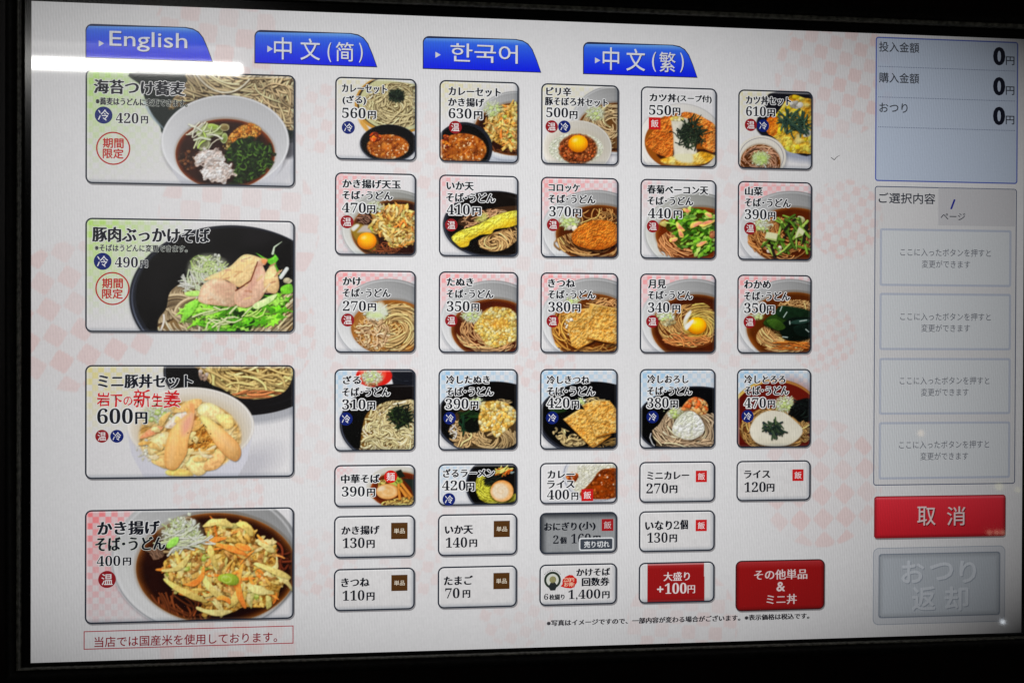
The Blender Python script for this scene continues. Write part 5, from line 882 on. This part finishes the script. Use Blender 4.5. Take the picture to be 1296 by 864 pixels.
# ---- the column on the right
VP, VQ, VR, VS = (1040, 0, 3.6), (1040, 220, 3.6), (1040, 440, 4.32), (1040, 600, 3.273)
def sheet_panel(name, u, v, w, h, fill, border, bw, r, label, mix=.3):
    s = Sheet(); s.ring(rrect(u, v, w, h, r), rrect(u+bw, v+bw, w-2*bw, h-2*bw, max(r-bw, .5)), border, 3); o = s.build(name, machine); o['label'] = label
    us, vs = np.linspace(0, w, 100), np.linspace(0, h, max(int(h/2), 8)); U, V = np.meshgrid(u+us, v+vs); c = paper(U, V); c = c*mix+np.array(fill, float)*(1-mix)
    c = np.minimum(np.maximum(c, 0), 255); link('panel_face', grid_mesh('panel_face', u, v, us, vs, lin(c), 1.6, r, w, h), M_DISPLAY, o); return o
p1 = sheet_panel('payment_panel', 1069, 4.2, 201.3, 191, (188, 203, 226), (92, 108, 186), 1.7, 4, 'light blue panel showing three amounts of zero yen', .2)
GK = (66, 70, 78)
L = Letters(); L.line('投入金額', 258, 440, 217, 46, VP, GK, None, 'gothic', 6); L.line('購入金額', 258, 440, 357, 46, VP, GK, None, 'gothic', 6); L.line('おつり', 260, 388, 493, 42, VP, GK, None, 'gothic', 6); L.build('amount_names', p1)
L = Letters()
for (y, y2) in ((258, 279), (395, 415), (530, 549)): L.line('0', 780, 826, y, 78, VP, (20, 24, 40), None, 'bold', 6); L.line('0', 784, 830, y, 78, VP, (20, 24, 40), None, 'bold', 6.3); L.line('円', 836, 874, y2, 38, VP, (52, 56, 66), None, 'gothic', 6)
L.build('amounts', p1)
s = Sheet()
for (xa, ya, xb, yb) in ((255, 303, 880, 326), (255, 442, 880, 463), (255, 579, 880, 597)):
    ua, va = to_dots(1040+xa/3.6, ya/3.6); ub, vb = to_dots(1040+xb/3.6, yb/3.6); vm = (va+vb)/2
    for x in np.arange(ua, ub, 2.4): s.poly([(x, vm-.5), (x+1.3, vm-.5), (x+1.3, vm+.5), (x, vm+.5)], (112, 122, 150), 4)
s.build('dotted_rules', p1)
p2 = sheet_panel('selection_panel', 1068.8, 201.6, 200.8, 397.2, (210, 209, 210), (96, 104, 128), 1.3, 4, 'grey panel listing the chosen items with four empty slots', .5)
u, v, w, h = box_dots(530, 72, 880, 234, VQ); s = Sheet(); s.poly([(u, v), (u+w, v), (u+w, v+h), (u, v+h)], (203, 202, 205), 3); s.build('page_box', p2)
L = Letters(); L.line('ご選択内容', 258, 515, 113, 48, VQ, (52, 56, 68), None, 'gothic', 6); L.build('panel_title', p2)
L = Letters(); L.line('ページ', 540, 652, 196, 32, VQ, (84, 86, 94), None, 'gothic', 6); L.line('/', 585, 606, 140, 42, VQ, (40, 44, 150), None, 'bold', 6); L.build('page_counter', p2)
for (v0, h0, la, lb, view, lab) in ((257.4, 76.5, (358, 770, 360, 35), (455, 675, 413, 35), VQ, 0), (343, 76, (358, 770, 652, 35), (453, 675, 704, 35), VQ, 1), (429.3, 75.5, (428, 918, 181, 42), (543, 803, 244, 42), VR, 2), (514.5, 76.3, (425, 917, 530, 42), (540, 802, 593, 42), VR, 3)):
    s = Sheet(); s.ring(rrect(1076.2, v0, 186, h0, 3), rrect(1079.2, v0+3, 180, h0-6, 1.5), (188, 194, 208), 4); s.poly(rrect(1078.4, v0+2.2, 181.6, h0-4.4, 1.5), (216, 219, 222), 3); o = s.build('item_slot', p2)
    L = Letters(); L.line('ここに入ったボタンを押すと', *la, view, (112, 115, 124), None, 'gothic', 6); L.line('変更ができます', *lb, view, (112, 115, 124), None, 'gothic', 6); L.build('slot_lettering', p2)
def gloss_button(name, u, v, w, h, top, bottom, border, label, r=4, bw=1.4):
    s = Sheet(); s.poly(rrect(u+1, v+2, w, h, r), (150, 146, 148), 2); s.ring(rrect(u, v, w, h, r), rrect(u+bw, v+bw, w-2*bw, h-2*bw, r-bw), border, 5); o = s.build(name, machine); o['label'] = label
    us, vs = np.linspace(0, w, 90), np.linspace(0, h, 50); U, V = np.meshgrid(us, vs); t = (V/h)[..., None]; c = np.array(top, float)*(1-t)+np.array(bottom, float)*t
    d = np.minimum(np.minimum(U, w-U), h-V)[..., None]; c = c*(1-.3*np.clip(1-d/5, 0, 1)); c = c+(255-c)*np.clip(1-np.abs(V-3)/2, 0, 1)[..., None]*.22
    link('button_face', grid_mesh('button_face', u, v, us, vs, lin(np.clip(c, 0, 255)), 4, r, w, h), M_DISPLAY, o); return o
b = gloss_button('cancel_button', 1070.3, 613, 185.6, 56, (232, 52, 66), (206, 30, 44), (150, 30, 38), 'bright red cancel button')
L = Letters()
for t, a, c in (('取', 397, 472), ('消', 520, 595)): L.line(t, a+3, c+3, 177, 78, VS, (120, 20, 28), None, 'gothic', 7); L.line(t, a, c, 173, 78, VS, (232, 208, 208), None, 'gothic', 8)
L.build('button_lettering', b)
s = Sheet(); s.poly(rrect(1069.2, 681.6, 187, 102.6, 8), (170, 176, 186), 2); s.poly(rrect(1070.3, 682.7, 184.8, 100.4, 7), (206, 208, 213), 3); b = s.build('change_return_button', machine); b['label'] = 'greyed out change return button'
s = Sheet(); s.poly(rrect(1077, 689.6, 172, 85.6, 4), (138, 146, 158), 4); s.build('button_rim', b)
us, vs = np.linspace(0, 169, 80), np.linspace(0, 82.4, 42); U, V = np.meshgrid(us, vs); d = np.minimum(np.minimum(U, 169-U), np.minimum(V, 82.4-V)); c = np.array((184, 190, 197.))*(1+.06*(V/82.4))[..., None]*(1-.12*np.clip(1-d/6, 0, 1))[..., None]; link('button_face', grid_mesh('button_face', 1078.5, 691.2, us, vs, lin(c), 5, 3, 169, 82.4), M_DISPLAY, b)
L = Letters()
for t, a, c_, y, hh in (('お', 335, 425, 405, 90), ('つ', 452, 545, 403, 70), ('り', 575, 640, 405, 88), ('返', 378, 472, 515, 96), ('却', 513, 608, 515, 96)): L.line(t, a+2.5, c_+2.5, y+3, hh, VS, (160, 167, 177), None, 'bold', 8); L.line(t, a-1, c_-1, y-1, hh, VS, (208, 213, 220), None, 'bold', 9)
L.build('button_lettering', b)
# ---- notices along the bottom
s = Sheet(); P = np.array([(61.7, 763.2), (312.9, 763.2), (312.9, 785.7), (61.7, 785.7)]); s.ring(P, P+np.array([(1.1, 1.1), (-1.1, 1.1), (-1.1, -1.1), (1.1, -1.1)]), (178, 50, 64), 3); o = s.build('rice_notice', machine); o['label'] = 'thin red framed notice in red lettering'
Letters().line('当店では国産米を使用しております。', 395, 1143, 611, 42, (0, 620, 3.24), (150, 34, 48), None, 'gothic', 4).build('notice_lettering', o)
Letters().line('※写真はイメージですので、一部内容が変わる場合がございます。※表示価格は税込です。', 85, 1187, 693, 25, VA, (52, 50, 56), None, 'mincho', 4).build('small_print', machine)

# ------------------------------------------------------------------ housing round the display
def frame_mesh(rings):       # rings: (left, top, right, bottom in dots, depth towards the viewer in m)
    V, F = [], []
    for (l, t, r, b_, d) in rings: V += [at(x, y, d) for x, y in ((l, t), (r, t), (r, b_), (l, b_))]
    for k in range(len(rings)-1):
        for i in range(4): F.append((4*k+i, 4*k+(i+1) % 4, 4*k+4+(i+1) % 4, 4*k+4+i))
    return raw_mesh('frame', np.array(V), F)
M_GLASS = solid('black_glass_margin', (.004, .004, .0045), .12, .35); M_BEZEL = solid('black_plastic', (.006, .0055, .005), .5, .15, .5, 350, .5); M_LIP = solid('lit_edge_lip', (.14, .14, .115), .4, .5, .6, 500, .5); M_FRONT = solid('front_red_glow', (.006, .0025, .0025), .4, .2, .3, 60)
link('screen_margin', frame_mesh([(0, 0, 1280, 800, -.0002), (-13, -14, 1294, 806, -.0002)]), M_GLASS, machine)
link('inner_bezel', frame_mesh([(-10.5, -13, 1293, 804.5, -.0006), (-10.5, -13, 1293, 804.5, .0030), (-11.2, -14, 1294, 805.2, .0034), (-13.4, -17, 1297, 806, .0034), (-14.2, -18, 1298, 806.6, .0028), (-14.2, -18, 1298, 806.6, .0010)]), M_LIP, machine)  # lip's lighter grey paints the light caught along the bezel edge
link('outer_bezel', frame_mesh([(-14.2, -18, 1298, 806.6, .0008), (-16, -19, 1299, 808, .0040), (-24, -30, 1310, 817, .0050), (-26, -32, 1312, 819, .0044), (-27, -33, 1313, 820, -.004)]), M_BEZEL, machine)
link('front_panel', frame_mesh([(-26, -32, 1312, 819, -.004), (-160, -200, 1420, 940, -.004), (-160, -200, 1420, 940, -.3)]), M_FRONT, machine)  # red in this black panel is a reflected glow, put into its colour

# ------------------------------------------------------------------ lamps of the room, seen only as reflections in the glass
def behind(px, py, y):       # where a lamp at distance y behind the camera must hang to show at that spot of the glass
    u, v = to_dots(px, py); S = np.array([(u-640)*DOT, 0, (400-v)*DOT]); Cm = np.array([_C[0], -_C[1], _C[2]]); t = (-y-S[1])/(S[1]-Cm[1]); P = S+(S-Cm)*t; P[2] += ZC; return P, (Cm[1]+y)/Cm[1]
import bmesh
def lathe(name, prof, mat, parent, loc, axis='Z', n=24):
    bm = bmesh.new(); rows = []
    for (r, h) in prof: rows.append([bm.verts.new({'Z': (r*math.cos(a), r*math.sin(a), h), 'X': (h, r*math.cos(a), r*math.sin(a))}[axis]) for a in np.linspace(0, 2*math.pi, n, endpoint=False)])
    for a, b_ in zip(rows, rows[1:]):
        for i in range(n): bm.faces.new((a[i], a[(i+1) % n], b_[(i+1) % n], b_[i]))
    bm.faces.new(rows[0]); bm.faces.new(rows[-1]); bmesh.ops.recalc_face_normals(bm, faces=bm.faces); me = bpy.data.meshes.new(name); bm.to_mesh(me); bm.free()
    o = link(name, me, mat, parent); o.location = loc; return o
M_GREY = solid('grey_enamel', (.05, .05, .05), .5, .3); M_WHITE = solid('white_enamel', (.75, .75, .73), .4, .4, .05, 30)
A, q = behind(306, 86, 3.0); B, _ = behind(38.5, 81, 3.0); zt = (A[2]+B[2])/2; L_ = 1.2
tube = bpy.data.objects.new('tube_lamp', None); SC.collection.objects.link(tube); tube.location = (A[0]-L_/2, A[1], zt)
tag(tube, 'white fluorescent tube lamp mirrored as a bright bar over the English tab', 'ceiling lamp')
lathe('tube', [(.012, -L_/2), (.0195, -L_/2+.006), (.0205, -L_/2+.02), (.0205, L_/2-.02), (.0195, L_/2-.006), (.012, L_/2)], lamp_material('tube_light', (1, .98, .94), 34), tube, (0, 0, 0), 'X')
bm = bmesh.new()
for x0, x1 in ((-L_/2-.03, L_/2+.03),):
    P = [(-.10, .05), (-.045, .10), (.045, .10), (.10, .05), (.10, .045), (-.10, .045)]; a = [bm.verts.new((x0, y, z)) for y, z in P]; c = [bm.verts.new((x1, y, z)) for y, z in P]
    for i in range(6): bm.faces.new((a[i], a[(i+1) % 6], c[(i+1) % 6], c[i]))
    bm.faces.new(a); bm.faces.new(c)
bmesh.ops.recalc_face_normals(bm, faces=bm.faces); me = bpy.data.meshes.new('lamp_housing'); bm.to_mesh(me); bm.free(); link('lamp_housing', me, M_GREY, tube)
def spot(px, py, y, r, col, st, label):
    P, q = behind(px, py, y); o = bpy.data.objects.new('round_lamp', None); SC.collection.objects.link(o); o.location = P; tag(o, label, 'lamp')
    r *= q*DOT*.97; lathe('bulb', [(r*.1, -r), (r*.7, -r*.7), (r, 0), (r*.7, r*.7), (r*.3, r)], lamp_material('bulb_light', col, st), o, (0, 0, 0), 'Z', 16); lathe('bulb_cap', [(r*.3, r), (r*.32, r*1.6), (r*.1, r*1.7)], M_WHITE, o, (0, 0, 0), 'Z', 12)
spot(1166, 548.5, 2.6, 4.4, (1, .72, .42), 4.5, 'warm round lamp mirrored as an orange dot in the lowest item slot')
spot(1270, 787, 2.2, 3.2, (.85, .92, 1), 15, 'cool white lamp mirrored at the lower right corner of the screen')
spot(1265, 616, 2.4, 5.5, (1, .95, .35), 2, 'yellow lamp mirrored just above the red cancel button')
spot(1288.5, 620, 2.4, 4.0, (1, .95, .35), 1.7, 'smaller yellow lamp mirrored at the right screen edge')
for k, px in enumerate((1253, 1262, 1270)): spot(px, 674, 2.5, 3.4, (1, .72, .5), 3.2, ('leftmost', 'middle', 'rightmost')[k]+' of three peach lamps mirrored at the cancel button corner')
# a hair stuck to the glass
P = [to_dots(x, y) for x, y in ((1050.5, 199.5), (1053, 201.5), (1055, 202.5), (1057.5, 199.6), (1061.5, 197.2))]; P = smooth_pts(P, 5, False); d = np.gradient(P, axis=0); nn = np.stack([-d[:, 1], d[:, 0]], -1); nn /= np.linalg.norm(nn, axis=1)[:, None]; hw = .42*np.sin(np.linspace(.5, 2.7, len(P)))[:, None]
V = np.vstack([at(*(P+nn*hw).T, .0006), at(*(P-nn*hw).T, .0006), at(*P.T, .0010)]); n_ = len(P)
hair = link('hair', raw_mesh('hair', V, [(i, i+1, 2*n_+i+1, 2*n_+i) for i in range(n_-1)]+[(n_+i, 2*n_+i, 2*n_+i+1, n_+i+1) for i in range(n_-1)]), solid('dark_hair', (.06, .05, .04), .6, .2), None); tag(hair, 'tiny dark hair stuck to the screen beside the light blue panel', 'hair')
